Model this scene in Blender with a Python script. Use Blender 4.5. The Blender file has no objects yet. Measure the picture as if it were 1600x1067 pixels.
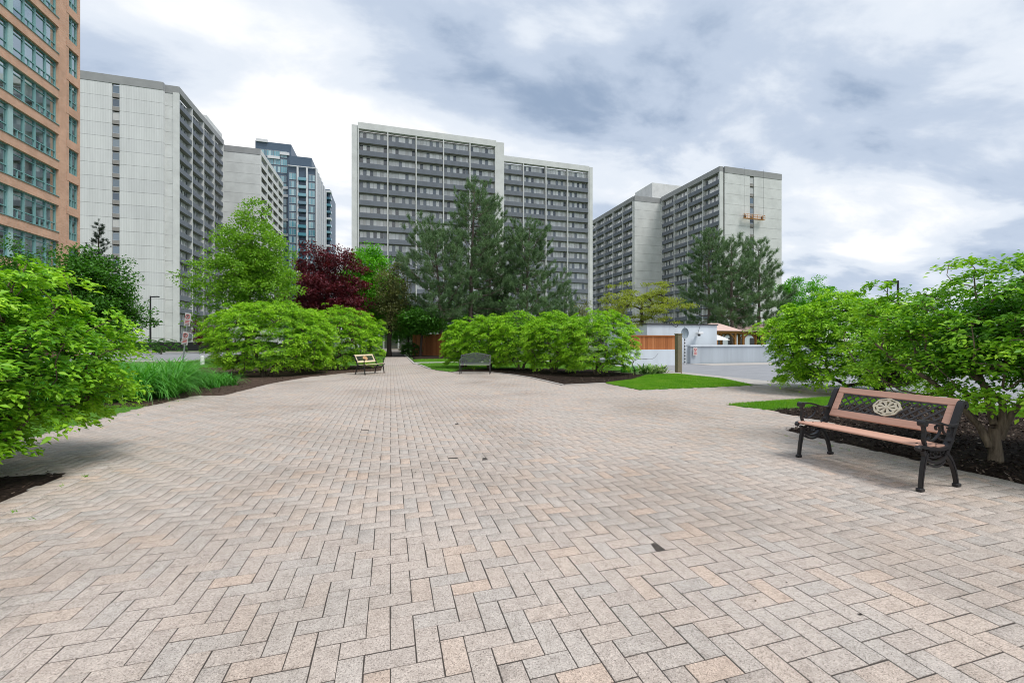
import bpy, math, random
import numpy as np
from mathutils import Vector, Matrix
R = math.radians
rng = np.random.default_rng(7)
random.seed(7)
scene = bpy.context.scene
COL = scene.collection

# ------------------------------------------------------------------ camera, sky, sun, exposure
FPX, CAMH = 660.0, 1.42                      # focal length in photo pixels, eye height
YAW = math.atan(190 / 660)                   # the path runs along +Y, the camera looks right of it
cam_data = bpy.data.cameras.new('camera')
cam_data.sensor_width = 36
cam_data.lens = 36 * FPX / 1600
cam_data.clip_start, cam_data.clip_end = 0.05, 3000
cam = bpy.data.objects.new('camera', cam_data)
COL.objects.link(cam)
cam.location = (0, 0, CAMH)
cam.rotation_euler = (R(90), 0, -YAW)
scene.camera = cam

SUN_EL, SUN_ROT = R(62), R(135)              # high, behind the camera and to its right
sdir = Vector((math.sin(SUN_ROT) * math.cos(SUN_EL), math.cos(SUN_ROT) * math.cos(SUN_EL), math.sin(SUN_EL)))
world = bpy.data.worlds.new('World')
scene.world = world
world.use_nodes = True
wt = world.node_tree
wt.nodes.clear()
def wn(t, **k):
    n = wt.nodes.new(t)
    for a, b in k.items(): setattr(n, a, b)
    return n
def wl(a, b): wt.links.new(a, b)
def wmath(op, a, b=None, clamp=False):
    n = wn('ShaderNodeMath', operation=op, use_clamp=clamp)
    for i, v in enumerate((a, b)):
        if v is None: continue
        if isinstance(v, (int, float)): n.inputs[i].default_value = v
        else: wl(v, n.inputs[i])
    return n.outputs[0]
sky = wn('ShaderNodeTexSky', sky_type='NISHITA', sun_disc=False)
sky.sun_elevation, sky.sun_rotation = SUN_EL, SUN_ROT
tc = wn('ShaderNodeTexCoord')
sx = wn('ShaderNodeSeparateXYZ'); wl(tc.outputs['Generated'], sx.inputs[0])
zc = wmath('MAXIMUM', sx.outputs['Z'], 0.0)
den = wmath('ADD', zc, 0.22)
cv = wn('ShaderNodeCombineXYZ')
wl(wmath('DIVIDE', sx.outputs['X'], den), cv.inputs[0])
wl(wmath('DIVIDE', sx.outputs['Y'], den), cv.inputs[1])
CLOUD_OFF = (3.1, 1.7, 0.4)
mp = wn('ShaderNodeMapping'); wl(cv.outputs[0], mp.inputs[0])
mp.inputs['Location'].default_value = CLOUD_OFF
mp.inputs['Rotation'].default_value = (0, 0, R(25))
mp.inputs['Scale'].default_value = (0.75, 1.15, 1)
def wnoise(scale, detail, rough, dist, vec=None):
    n = wn('ShaderNodeTexNoise')
    n.inputs['Scale'].default_value = scale; n.inputs['Detail'].default_value = detail
    n.inputs['Roughness'].default_value = rough; n.inputs['Distortion'].default_value = dist
    wl(vec or mp.outputs[0], n.inputs['Vector']); return n.outputs['Fac']
big = wnoise(0.9, 3, 0.5, 0.3)
fine = wnoise(2.4, 9, 0.57, 0.25)
den_ = wmath('ADD', wmath('MULTIPLY', big, 0.62), wmath('MULTIPLY', fine, 0.38))
cr = wn('ShaderNodeValToRGB'); wl(den_, cr.inputs[0])
cr.color_ramp.interpolation = 'EASE'
e = cr.color_ramp.elements
e[0].position, e[0].color = 0.375, (0.23, 0.30, 0.415, 1)
e[1].position, e[1].color = 0.60, (0.77, 0.775, 0.785, 1)
m_ = e.new(0.45); m_.color = (0.40, 0.465, 0.57, 1)
m_ = e.new(0.515); m_.color = (0.58, 0.625, 0.69, 1)
cover = wn('ShaderNodeMapRange'); wl(den_, cover.inputs[0])
cover.inputs[1].default_value, cover.inputs[2].default_value = 0.2, 0.34
cover.inputs[3].default_value, cover.inputs[4].default_value = 0.88, 1.0
scl = wn('ShaderNodeMix', data_type='RGBA', blend_type='MULTIPLY')
scl.inputs['Factor'].default_value = 1
wl(cr.outputs[0], scl.inputs['A']); scl.inputs['B'].default_value = (6.4, 6.4, 6.4, 1)
mx = wn('ShaderNodeMix', data_type='RGBA')
wl(cover.outputs[0], mx.inputs['Factor']); wl(sky.outputs[0], mx.inputs['A']); wl(scl.outputs['Result'], mx.inputs['B'])
bg = wn('ShaderNodeBackground'); bg.inputs['Strength'].default_value = 0.1
wl(mx.outputs['Result'], bg.inputs['Color'])
wo = wn('ShaderNodeOutputWorld'); wl(bg.outputs[0], wo.inputs['Surface'])

sun_d = bpy.data.lights.new('sun', 'SUN')
sun_d.energy, sun_d.angle, sun_d.color = 1.5, R(22), (1.0, 0.97, 0.925)
sun = bpy.data.objects.new('sun', sun_d); COL.objects.link(sun)
sun.rotation_euler = sdir.to_track_quat('Z', 'Y').to_euler()
sun.location = (0, -5, 40)

scene.view_settings.view_transform = 'Standard'
scene.view_settings.look = 'None'
scene.view_settings.gamma = 1
scene.view_settings.use_curve_mapping = False
scene.view_settings.exposure = 1.12
scene.cycles.use_denoising = True
scene.cycles.denoiser = 'OPENIMAGEDENOISE'
scene.cycles.denoising_prefilter = 'ACCURATE'
scene.cycles.filter_width = 1.0
scene.cycles.max_bounces = 8
scene.cycles.transparent_max_bounces = 12

# ------------------------------------------------------------------ pixel helpers (directions only; depth comes from the ground or usual size)
SA, CA = math.sin(YAW), math.cos(YAW)
def ground(px, py, z=0.0):
    d = (CAMH - z) * FPX / (py - 533); l = (px - 800) / FPX * d
    return d * SA + l * CA, d * CA - l * SA
def at(px, d):
    l = (px - 800) / FPX * d
    return d * SA + l * CA, d * CA - l * SA
def hgt(py, d): return CAMH + (533 - py) / FPX * d

# ------------------------------------------------------------------ mesh helpers
def mesh_np(name, verts, faces, mats=(), mat_idx=None, smooth=False):
    verts = np.asarray(verts, dtype=np.float32).reshape(-1, 3)
    faces = np.asarray(faces, dtype=np.int32)
    n, k = faces.shape
    me = bpy.data.meshes.new(name)
    me.vertices.add(len(verts)); me.vertices.foreach_set('co', verts.ravel())
    me.loops.add(n * k); me.loops.foreach_set('vertex_index', faces.ravel())
    me.polygons.add(n)
    me.polygons.foreach_set('loop_start', np.arange(0, n * k, k, dtype=np.int32))
    me.polygons.foreach_set('loop_total', np.full(n, k, dtype=np.int32))
    if mat_idx is not None: me.polygons.foreach_set('material_index', np.asarray(mat_idx, dtype=np.int32))
    if smooth: me.polygons.foreach_set('use_smooth', np.ones(n, dtype=bool))
    for m in mats: me.materials.append(m)
    me.update(calc_edges=True)
    return me

class MB:
    def __init__(s): s.v, s.f, s.m, s.cur = [], [], [], 0
    def add(s, vs, fs):
        o = len(s.v); s.v += [tuple(p) for p in vs]
        for f in fs: s.f.append(tuple(i + o for i in f)); s.m.append(s.cur)
        return s
    def box(s, x0, x1, y0, y1, z0, z1, M=None):
        vs = [Vector((x, y, z)) for z in (z0, z1) for y in (y0, y1) for x in (x0, x1)]
        if M is not None: vs = [M @ p for p in vs]
        return s.add(vs, [(0, 2, 3, 1), (4, 5, 7, 6), (0, 1, 5, 4), (2, 6, 7, 3), (0, 4, 6, 2), (1, 3, 7, 5)])
    def bevbox(s, x0, x1, y0, y1, z0, z1, b=0.006, M=None):
        # box with chamfered edges (44 tris)
        pts, idx = [], {}
        X, Y, Z = (x0, x1), (y0, y1), (z0, z1)
        for i in (0, 1):
            for j in (0, 1):
                for k in (0, 1):
                    sx_, sy_, sz_ = (1, -1)[i], (1, -1)[j], (1, -1)[k]
                    for ax in range(3):
                        p = [X[i] + sx_ * b, Y[j] + sy_ * b, Z[k] + sz_ * b]
                        p[ax] = (X[i], Y[j], Z[k])[ax]
                        idx[(i, j, k, ax)] = len(pts); pts.append(Vector(p))
        F = []
        for ax in range(3):
            o = [a for a in range(3) if a != ax]
            for sd in (0, 1):
                q = []
                for (p, r) in ((0, 0), (1, 0), (1, 1), (0, 1)):
                    c = [0, 0, 0]; c[ax] = sd; c[o[0]] = p; c[o[1]] = r; q.append(idx[(*c, ax)])
                F.append(q)
        for ax in range(3):                  # edges parallel to ax
            o = [a for a in range(3) if a != ax]
            for p in (0, 1):
                for r in (0, 1):
                    q = []
                    for (e0, a0) in ((0, o[0]), (1, o[0]), (1, o[1]), (0, o[1])):
                        c = [0, 0, 0]; c[ax] = e0; c[o[0]] = p; c[o[1]] = r; q.append(idx[(*c, a0)])
                    F.append(q)
        for i in (0, 1):
            for j in (0, 1):
                for k in (0, 1): F.append([idx[(i, j, k, a)] for a in range(3)])
        if M is not None: pts = [M @ p for p in pts]
        return s.add(pts, F)
    def tube(s, pts, rad, n=8, sq=None, cap=True):
        pts = [Vector(p) for p in pts]
        rad = rad if isinstance(rad, (list, tuple)) else [rad] * len(pts)
        vs, fs = [], []
        ref = None
        for i, p in enumerate(pts):
            t = (pts[min(i + 1, len(pts) - 1)] - pts[max(i - 1, 0)]).normalized()
            if ref is None:
                ref = Vector((0, 0, 1)) if abs(t.z) < 0.9 else Vector((1, 0, 0))
            a = (ref - t * ref.dot(t)).normalized(); b = t.cross(a); ref = a
            for k in range(n):
                w = 2 * math.pi * k / n
                vs.append(p + (a * math.cos(w) + b * math.sin(w)) * rad[i])
        for i in range(len(pts) - 1):
            for k in range(n):
                fs.append((i * n + k, i * n + (k + 1) % n, (i + 1) * n + (k + 1) % n, (i + 1) * n + k))
        if cap:
            fs.append(tuple(range(n - 1, -1, -1))); fs.append(tuple((len(pts) - 1) * n + k for k in range(n)))
        return s.add(vs, fs)
    def strip(s, pts, w, t, side):
        # flat bar swept along pts: w across 'side' axis, t in the bar's own plane
        pts = [Vector(p) for p in pts]; side = Vector(side).normalized()
        ws = w if isinstance(w, (list, tuple)) else [w] * len(pts)
        ts = t if isinstance(t, (list, tuple)) else [t] * len(pts)
        vs, fs = [], []
        for i, p in enumerate(pts):
            tg = (pts[min(i + 1, len(pts) - 1)] - pts[max(i - 1, 0)]).normalized()
            nn = side.cross(tg).normalized()
            for (a, b) in ((-1, -1), (1, -1), (1, 1), (-1, 1)):
                vs.append(p + side * a * ws[i] / 2 + nn * b * ts[i] / 2)
        for i in range(len(pts) - 1):
            for k in range(4):
                fs.append((i * 4 + k, i * 4 + (k + 1) % 4, i * 4 + 4 + (k + 1) % 4, i * 4 + 4 + k))
        n = len(pts) - 1
        fs += [(3, 2, 1, 0), (n * 4, n * 4 + 1, n * 4 + 2, n * 4 + 3)]
        return s.add(vs, fs)
    def lathe(s, prof, c=(0, 0, 0), n=16):
        vs, fs = [], []
        for (r, z) in prof:
            for k in range(n):
                w = 2 * math.pi * k / n; vs.append((c[0] + r * math.cos(w), c[1] + r * math.sin(w), c[2] + z))
        for i in range(len(prof) - 1):
            for k in range(n): fs.append((i * n + k, i * n + (k + 1) % n, (i + 1) * n + (k + 1) % n, (i + 1) * n + k))
        return s.add(vs, fs)
    def poly(s, pts, z0, z1):
        n = len(pts)
        ar = sum(pts[i][0] * pts[(i + 1) % n][1] - pts[(i + 1) % n][0] * pts[i][1] for i in range(n))
        if ar < 0: pts = pts[::-1]
        vs = [(p[0], p[1], z0) for p in pts] + [(p[0], p[1], z1) for p in pts]
        return s.add(vs, [tuple(range(n, 2 * n))] + [(i, (i + 1) % n, n + (i + 1) % n, n + i) for i in range(n)])
    def mesh(s, name, mats, smooth=False):
        me = bpy.data.meshes.new(name)
        me.from_pydata(s.v, [], s.f)
        for m in (mats if isinstance(mats, (list, tuple)) else [mats]): me.materials.append(m)
        me.polygons.foreach_set('material_index', s.m)
        if smooth:
            me.polygons.foreach_set('use_smooth', [True] * len(s.f))
            me.set_sharp_from_angle(angle=R(40))
        me.update()
        return me

def obj(name, me, parent=None, loc=(0, 0, 0), rz=0.0):
    o = bpy.data.objects.new(name, me)
    COL.objects.link(o); o.parent = parent
    o.location = loc; o.rotation_euler = (0, 0, rz)
    return o
def tag(o, label, cat, group=None):
    o['label'] = label; o['category'] = cat
    if group: o['group'] = group
    return o
def thing(name, loc, label, cat, group=None, rz=0.0):
    return tag(obj(name, None, None, loc, rz), label, cat, group)
def struct(name, me, kind='structure', parent=None):
    o = obj(name, me, parent); o['kind'] = kind
    return o

# ------------------------------------------------------------------ materials
class NT:
    def __init__(s, name):
        s.m = bpy.data.materials.new(name); s.m.use_nodes = True
        s.t = s.m.node_tree; s.b = s.t.nodes['Principled BSDF']; s.out = s.t.nodes['Material Output']
    def n(s, t, ins=None, **k):
        n = s.t.nodes.new(t)
        for a, b in k.items(): setattr(n, a, b)
        for a, b in (ins or {}).items(): s.put(n.inputs[a], b)
        return n
    def put(s, sock, v):
        if hasattr(v, 'is_output'): s.t.links.new(v, sock)
        else: sock.default_value = v
    def math(s, op, a, b=0.0, clamp=False): return s.n('ShaderNodeMath', {0: a, 1: b}, operation=op, use_clamp=clamp).outputs[0]
    def coord(s, which='Object'): return s.n('ShaderNodeTexCoord').outputs[which]
    def noise(s, scale, detail=3, rough=0.55, vec=None, out='Fac'):
        return s.n('ShaderNodeTexNoise', {'Scale': scale, 'Detail': detail, 'Roughness': rough, 'Vector': vec or s.coord()}).outputs[out]
    def ramp(s, fac, stops, interp='LINEAR'):
        r = s.n('ShaderNodeValToRGB', {0: fac}); r.color_ramp.interpolation = interp
        el = r.color_ramp.elements
        while len(el) < len(stops): el.new(0.5)
        for x, (p, c) in zip(el, stops):
            x.position = p; x.color = (*c, 1) if len(c) == 3 else c
        return r.outputs[0]
    def mix(s, f, a, b, blend='MIX'):
        n = s.n('ShaderNodeMix', data_type='RGBA', blend_type=blend)
        s.put(n.inputs['Factor'], f)
        for k, v in (('A', a), ('B', b)): s.put(n.inputs[k], (*v, 1) if isinstance(v, tuple) and len(v) == 3 else v)
        return n.outputs['Result']
    def bump(s, h, strength=0.4, dist=0.01):
        s.put(s.b.inputs['Normal'], s.n('ShaderNodeBump', {'Height': h, 'Strength': strength, 'Distance': dist}).outputs[0])
    def base(s, col, rough=0.6, metal=0.0, spec=0.5):
        s.put(s.b.inputs['Base Color'], (*col, 1) if isinstance(col, tuple) and len(col) == 3 else col)
        s.put(s.b.inputs['Roughness'], rough); s.b.inputs['Metallic'].default_value = metal
        s.b.inputs['Specular IOR Level'].default_value = spec
        return s

def m_plain(name, col, rough=0.6, var=0.15, scale=6.0, bump=0.0, metal=0.0, spec=0.4, bscale=60, bdist=0.004):
    t = NT(name); f = t.noise(scale, 4)
    t.base(t.mix(f, tuple(c * (1 - var) for c in col), tuple(min(1, c * (1 + var)) for c in col)), rough, metal, spec)
    if bump: t.bump(t.noise(bscale, 4), bump, bdist)
    return t.m

def m_paver():
    t = NT('paver_concrete')
    rnd = t.math('FRACT', t.math('ADD', t.n('ShaderNodeObjectInfo').outputs['Random'], t.n('ShaderNodeNewGeometry').outputs['Random Per Island']))
    geo = t.n('ShaderNodeNewGeometry').outputs['Position']
    col = t.ramp(rnd, [(0.0, (0.405, 0.363, 0.332)), (0.2, (0.438, 0.390, 0.354)), (0.42, (0.428, 0.395, 0.366)), (0.56, (0.402, 0.376, 0.352)),
                       (0.7, (0.455, 0.392, 0.346)), (0.82, (0.42, 0.382, 0.352)), (0.93, (0.478, 0.393, 0.333)), (1.0, (0.445, 0.390, 0.346))])
    sp = t.n('ShaderNodeTexVoronoi', {'Vector': geo, 'Scale': 220.0, 'Randomness': 1.0})
    speck = t.ramp(t.n('ShaderNodeSeparateColor', {0: sp.outputs['Color']}).outputs[0],
                   [(0.0, (0.34, 0.32, 0.31)), (0.16, (0.72, 0.71, 0.7)), (0.3, (0.98, 0.97, 0.96)), (0.7, (1.04, 1.03, 1.02)), (1.0, (1.5, 1.49, 1.47))])
    c = t.mix(0.78, t.mix(1.0, col, (1.0, 0.972, 0.95), 'MULTIPLY'), speck, 'MULTIPLY')
    stain = t.ramp(t.noise(0.45, 5, 0.6, geo), [(0.28, (0.76, 0.74, 0.71)), (0.52, (1, 1, 1)), (0.75, (1.07, 1.06, 1.05))])
    c = t.mix(1.0, c, stain, 'MULTIPLY')
    wear = t.ramp(t.noise(14, 4, 0.6, geo), [(0.32, (0.86, 0.85, 0.84)), (0.5, (1, 1, 1)), (0.7, (1.05, 1.05, 1.05))])
    c = t.mix(1.0, c, wear, 'MULTIPLY')
    t.base(c, 0.85, 0, 0.25)
    h = t.math('ADD', t.math('MULTIPLY', sp.outputs['Distance'], 0.6), t.noise(120, 3, 0.6, geo))
    t.bump(h, 0.45, 0.003)
    return t.m
def m_leaf(name, stops, trans=0.32, rough=0.5, spec=0.35, young_bright=True):
    t = NT(name)
    rnd = t.n('ShaderNodeNewGeometry').outputs['Random Per Island']
    big = t.noise(1.3, 2, 0.5, t.n('ShaderNodeNewGeometry').outputs['Position'])
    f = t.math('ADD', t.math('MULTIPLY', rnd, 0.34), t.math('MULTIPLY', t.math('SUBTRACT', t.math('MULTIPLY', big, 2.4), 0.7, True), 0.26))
    f = t.math('ADD', f, t.math('MULTIPLY', t.n('ShaderNodeAttribute', attribute_name='young_bright').outputs['Fac'], 0.40)) if young_bright else t.math('MULTIPLY', f, 1.65)  # fresh-growth tint that also carries the painted brightness of outer leaves
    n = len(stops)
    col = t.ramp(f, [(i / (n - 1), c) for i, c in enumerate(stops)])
    t.base(col, rough, 0, spec)
    tr = t.n('ShaderNodeBsdfTranslucent', {'Color': t.mix(1.0, col, (1.15, 1.2, 0.55), 'MULTIPLY')})
    mxs = t.n('ShaderNodeMixShader', {0: trans, 1: t.b.outputs[0], 2: tr.outputs[0]})
    t.t.links.new(mxs.outputs[0], t.out.inputs['Surface'])
    return t.m
def m_bark(name, a, b):
    t = NT(name); p = t.n('ShaderNodeNewGeometry').outputs['Position']
    mp_ = t.n('ShaderNodeMapping', {'Vector': p, 'Scale': (14, 14, 3)})
    f = t.noise(1.6, 6, 0.65, mp_.outputs[0])
    t.base(t.ramp(f, [(0.3, a), (0.7, b)]), 0.9, 0, 0.15); t.bump(f, 0.7, 0.02)
    return t.m
def m_mulch(name='mulch', k=1.0):
    t = NT(name); p = t.n('ShaderNodeNewGeometry').outputs['Position']
    f = t.noise(26, 6, 0.7, p)
    t.base(t.ramp(f, [(0.3, (0.010 * k, 0.007 * k, 0.006 * k)), (0.55, (0.035 * k, 0.024 * k, 0.018 * k)), (0.8, (0.10 * k, 0.07 * k, 0.055 * k))]), 0.95, 0, 0.1)
    t.bump(f, 1.0, 0.04); return t.m
def m_chip(name='bark_chip', k=1.0):
    t = NT(name)
    t.base(t.ramp(t.n('ShaderNodeNewGeometry').outputs['Random Per Island'],
                  [(0, (0.009 * k, 0.006 * k, 0.005 * k)), (0.55, (0.03 * k, 0.02 * k, 0.015 * k)), (0.88, (0.07 * k, 0.048 * k, 0.036 * k)), (0.97, (0.17, 0.13, 0.10)), (1, (0.30, 0.25, 0.21))]), 0.9, 0, 0.1)
    return t.m
def m_concrete(name, col, scale=3.0):
    t = NT(name); p = t.n('ShaderNodeNewGeometry').outputs['Position']
    f = t.noise(scale, 6, 0.6, p); g_ = t.noise(90, 3, 0.6, p)
    c = t.ramp(f, [(0.3, tuple(x * .86 for x in col)), (0.6, col), (0.8, tuple(x * 1.07 for x in col))])
    c = t.mix(0.5, c, t.ramp(g_, [(0.35, (0.8, 0.8, 0.8)), (0.65, (1.1, 1.1, 1.1))]), 'MULTIPLY')
    t.base(c, 0.85, 0, 0.25); t.bump(g_, 0.3, 0.004); return t.m
def m_ribbed(name, col, pitch, depth=0.02, dark=0.86, streak=0.12):
    t = NT(name); p = t.n('ShaderNodeSeparateXYZ', {0: t.n('ShaderNodeNewGeometry').outputs['Position']})
    u = t.math('ADD', p.outputs[0], p.outputs[1])
    w = t.math('SINE', t.math('MULTIPLY', u, 2 * math.pi / pitch))
    f = t.ramp(w, [(0.0, (dark,) * 3), (0.25, (1, 1, 1))])
    mp_ = t.n('ShaderNodeMapping', {'Vector': t.n('ShaderNodeNewGeometry').outputs['Position'], 'Scale': (0.7, 0.7, 0.07)})
    st = t.ramp(t.noise(1.0, 5, 0.65, mp_.outputs[0]), [(0.3, (1 - streak,) * 3), (0.6, (1, 1, 1)), (0.8, (1.03, 1.03, 1.02))])
    var = t.ramp(t.n('ShaderNodeObjectInfo').outputs['Random'], [(0, (0.965, 0.965, 0.97)), (0.5, (1, 1, 1)), (1, (1.025, 1.025, 1.02))])
    t.base(t.mix(1.0, t.mix(1.0, t.mix(1.0, (*col, 1), f, 'MULTIPLY'), st, 'MULTIPLY'), var, 'MULTIPLY'), 0.85, 0, 0.2)
    t.bump(w, 0.5, depth); return t.m
def m_pane(name, stops, rough=0.06):
    t = NT(name)
    rnd = t.math('FRACT', t.math('ADD', t.n('ShaderNodeObjectInfo').outputs['Random'], t.math('MULTIPLY', t.n('ShaderNodeNewGeometry').outputs['Random Per Island'], 0.97)))
    t.base(t.ramp(rnd, stops, 'CONSTANT'), rough, 0, 0.9)
    t.b.inputs['Coat Weight'].default_value = 0.6; t.b.inputs['Coat Roughness'].default_value = 0.03
    return t.m
def m_glass(name, tint):
    t = NT(name)
    fr = t.n('ShaderNodeFresnel', {'IOR': 1.6})
    f = t.math('ADD', t.math('MULTIPLY', fr.outputs[0], 0.6), 0.48, True)
    gl = t.n('ShaderNodeBsdfGlossy', {'Color': (0.92, 1, 1, 1), 'Roughness': 0.03})
    tr = t.n('ShaderNodeBsdfTransparent', {'Color': (*tint, 1)})
    mx_ = t.n('ShaderNodeMixShader', {0: f, 1: tr.outputs[0], 2: gl.outputs[0]})
    t.t.links.new(mx_.outputs[0], t.out.inputs['Surface']); return t.m
def m_brickwall():
    t = NT('red_brick'); p = t.n('ShaderNodeSeparateXYZ', {0: t.n('ShaderNodeNewGeometry').outputs['Position']})
    v = t.n('ShaderNodeCombineXYZ', {0: t.math('ADD', p.outputs[0], p.outputs[1]), 1: p.outputs[2]})
    b = t.n('ShaderNodeTexBrick', {'Vector': v.outputs[0], 'Color1': (0.70, 0.40, 0.27, 1), 'Color2': (0.58, 0.31, 0.195, 1), 'Mortar': (0.58, 0.45, 0.36, 1),
                                   'Scale': 1.0, 'Mortar Size': 0.010, 'Brick Width': 0.21, 'Row Height': 0.075, 'Bias': 0.0})
    c = t.mix(1.0, b.outputs['Color'], t.ramp(t.noise(0.8, 4, 0.6, t.n('ShaderNodeNewGeometry').outputs['Position']), [(0.3, (0.85,) * 3), (0.7, (1.1,) * 3)]), 'MULTIPLY')
    t.base(c, 0.85, 0, 0.2); t.bump(b.outputs['Fac'], -0.4, 0.01); return t.m

M = {}
M['paver'] = m_paver()
M['joint'] = m_plain('joint_sand', (0.060, 0.050, 0.043), 0.95, 0.5, 30)
M['ground'] = m_plain('ground_turf', (0.07, 0.12, 0.03), 0.95, 0.4, 0.4)
M['lawn'] = m_plain('lawn_soil', (0.06, 0.16, 0.012), 0.95, 0.35, 12, 0.6, bscale=60, bdist=0.02)
M['blade'] = m_leaf('grass_blade', [(0.09, 0.25, 0.012), (0.15, 0.38, 0.018), (0.23, 0.47, 0.03), (0.36, 0.44, 0.08)], 0.4, young_bright=False)
M['mulch'] = m_mulch(); M['chip'] = m_chip(); M['mulch_b'] = m_mulch('brown_mulch', 2.6); M['chip_b'] = m_chip('brown_chip', 2.6)
M['concrete'] = m_concrete('walk_concrete', (0.43, 0.40, 0.37))
M['kerb'] = m_concrete('kerb_concrete', (0.46, 0.43, 0.40), 8)
M['asphalt'] = m_concrete('asphalt', (0.285, 0.29, 0.305), 1.2)
M['euon'] = m_leaf('burning_bush_leaf', [(0.028, 0.13, 0.010), (0.15, 0.38, 0.016), (0.37, 0.65, 0.03), (0.56, 0.81, 0.07)], 0.32)
M['euon_dark'] = m_leaf('shrub_leaf_dark', [(0.022, 0.115, 0.010), (0.11, 0.32, 0.016), (0.30, 0.57, 0.03), (0.52, 0.77, 0.06)], 0.32)
M['lightgreen'] = m_leaf('light_green_leaf', [(0.11, 0.26, 0.02), (0.21, 0.42, 0.035), (0.34, 0.56, 0.06)], 0.42)
M['purple'] = m_leaf('purple_leaf', [(0.05, 0.008, 0.013), (0.125, 0.017, 0.03), (0.23, 0.036, 0.052)], 0.3)
M['bright'] = m_leaf('bright_green_leaf', [(0.07, 0.27, 0.012), (0.13, 0.42, 0.018), (0.24, 0.55, 0.03)], 0.42)
M['dull'] = m_leaf('dull_leaf', [(0.10, 0.12, 0.045), (0.19, 0.21, 0.075), (0.27, 0.29, 0.11)], 0.35)
M['midgreen'] = m_leaf('mid_green_leaf', [(0.03, 0.11, 0.012), (0.06, 0.19, 0.018), (0.11, 0.29, 0.03)], 0.4)
M['yellowgreen'] = m_leaf('yellow_green_leaf', [(0.22, 0.27, 0.03), (0.32, 0.38, 0.05), (0.40, 0.45, 0.08)], 0.42)
M['pine'] = m_leaf('pine_needle', [(0.070, 0.135, 0.062), (0.13, 0.225, 0.10), (0.23, 0.345, 0.155)], 0.2, 0.55, young_bright=False)
M['spruce'] = m_leaf('spruce_needle', [(0.03, 0.055, 0.035), (0.05, 0.085, 0.055)], 0.15, young_bright=False)
M['lily'] = m_leaf('daylily_leaf', [(0.045, 0.22, 0.025), (0.10, 0.36, 0.04), (0.24, 0.54, 0.10)], 0.35, 0.35, 0.5, young_bright=False)
M['hosta'] = m_leaf('hosta_leaf', [(0.06, 0.22, 0.04), (0.28, 0.44, 0.16), (0.66, 0.70, 0.50)], 0.3, young_bright=False)
M['bark'] = m_bark('shrub_bark', (0.055, 0.042, 0.03), (0.19, 0.15, 0.105))
M['bark_pale'] = m_bark('pale_bark', (0.07, 0.055, 0.04), (0.27, 0.215, 0.155))
M['bark_dark'] = m_bark('dark_bark', (0.025, 0.02, 0.017), (0.09, 0.07, 0.055))
M['bark_pine'] = m_bark('pine_bark', (0.07, 0.055, 0.048), (0.24, 0.19, 0.165))
M['iron'] = m_plain('cast_iron', (0.018, 0.016, 0.017), 0.42, 0.3, 40, 0.25, 0.0, 0.5, bscale=180, bdist=0.002)
M['lattice'] = m_plain('grey_lattice', (0.055, 0.052, 0.055), 0.5, 0.2, 30)
M['cream'] = m_plain('cream_paint', (0.62, 0.56, 0.43), 0.5, 0.12, 30)
M['bronze'] = m_plain('orange_medallion', (0.60, 0.36, 0.17), 0.5, 0.15, 30)
M['greyiron'] = m_plain('weathered_iron', (0.14, 0.145, 0.155), 0.4, 0.3, 30, 0.0, 0.3, 0.5)
M['greyseat'] = m_plain('worn_metal', (0.42, 0.41, 0.40), 0.35, 0.2, 30, 0.0, 0.3, 0.5)
def m_slat(name, col):
    t = NT(name); p = t.coord()
    mp_ = t.n('ShaderNodeMapping', {'Vector': p, 'Scale': (3, 60, 60)})
    f = t.noise(1.0, 5, 0.6, mp_.outputs[0])
    t.base(t.ramp(f, [(0.25, tuple(c * .82 for c in col)), (0.55, col), (0.8, tuple(c * 1.1 for c in col))]), 0.55, 0, 0.35)
    t.bump(f, 0.2, 0.002); return t.m
M['slat'] = m_slat('salmon_slat', (0.58, 0.335, 0.25))
M['slat_pale'] = m_slat('pale_slat', (0.66, 0.56, 0.36))
M['panel'] = m_ribbed('ribbed_precast', (0.67, 0.68, 0.675), 0.42, 0.012, 0.955)
M['panelf'] = m_concrete('smooth_precast', (0.67, 0.68, 0.665), 0.5)
M['panelg'] = m_concrete('grey_precast', (0.34, 0.345, 0.345), 0.5)
M['fascia'] = m_ribbed('grey_balcony_metal', (0.205, 0.225, 0.26), 0.2, 0.02, 0.8, 0.15)
M['slab'] = m_plain('slab_concrete', (0.30, 0.29, 0.28), 0.9, 0.15, 1.0)
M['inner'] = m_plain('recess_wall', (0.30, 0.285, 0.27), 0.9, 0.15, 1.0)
M['frame_w'] = m_plain('white_frame', (0.55, 0.56, 0.57), 0.5, 0.05)
M['frame_d'] = m_plain('dark_frame', (0.06, 0.06, 0.065), 0.5, 0.1)
M['pane'] = m_pane('tower_pane', [(0.0, (0.68, 0.69, 0.68)), (0.3, (0.16, 0.19, 0.22)), (0.45, (0.84, 0.85, 0.84)), (0.75, (0.07, 0.085, 0.10)), (0.86, (0.55, 0.55, 0.53))])
M['pane_b'] = m_pane('stair_pane', [(0.0, (0.10, 0.15, 0.20)), (0.35, (0.17, 0.22, 0.27)), (0.7, (0.05, 0.08, 0.12)), (0.85, (0.5, 0.5, 0.48))])
M['pane_blue'] = m_pane('blue_pane', [(0.0, (0.10, 0.30, 0.37)), (0.3, (0.22, 0.42, 0.48)), (0.5, (0.06, 0.17, 0.24)), (0.7, (0.35, 0.52, 0.56)), (0.85, (0.12, 0.25, 0.32))])
M['blue_wall'] = m_plain('slate_cladding', (0.075, 0.115, 0.165), 0.4, 0.15, 0.3)
M['white_fin'] = m_plain('white_cladding', (0.66, 0.67, 0.68), 0.5, 0.05, 0.3)
M['brick'] = m_brickwall()
M['teal'] = m_plain('teal_aluminium', (0.19, 0.36, 0.36), 0.4, 0.1, 3)
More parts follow.
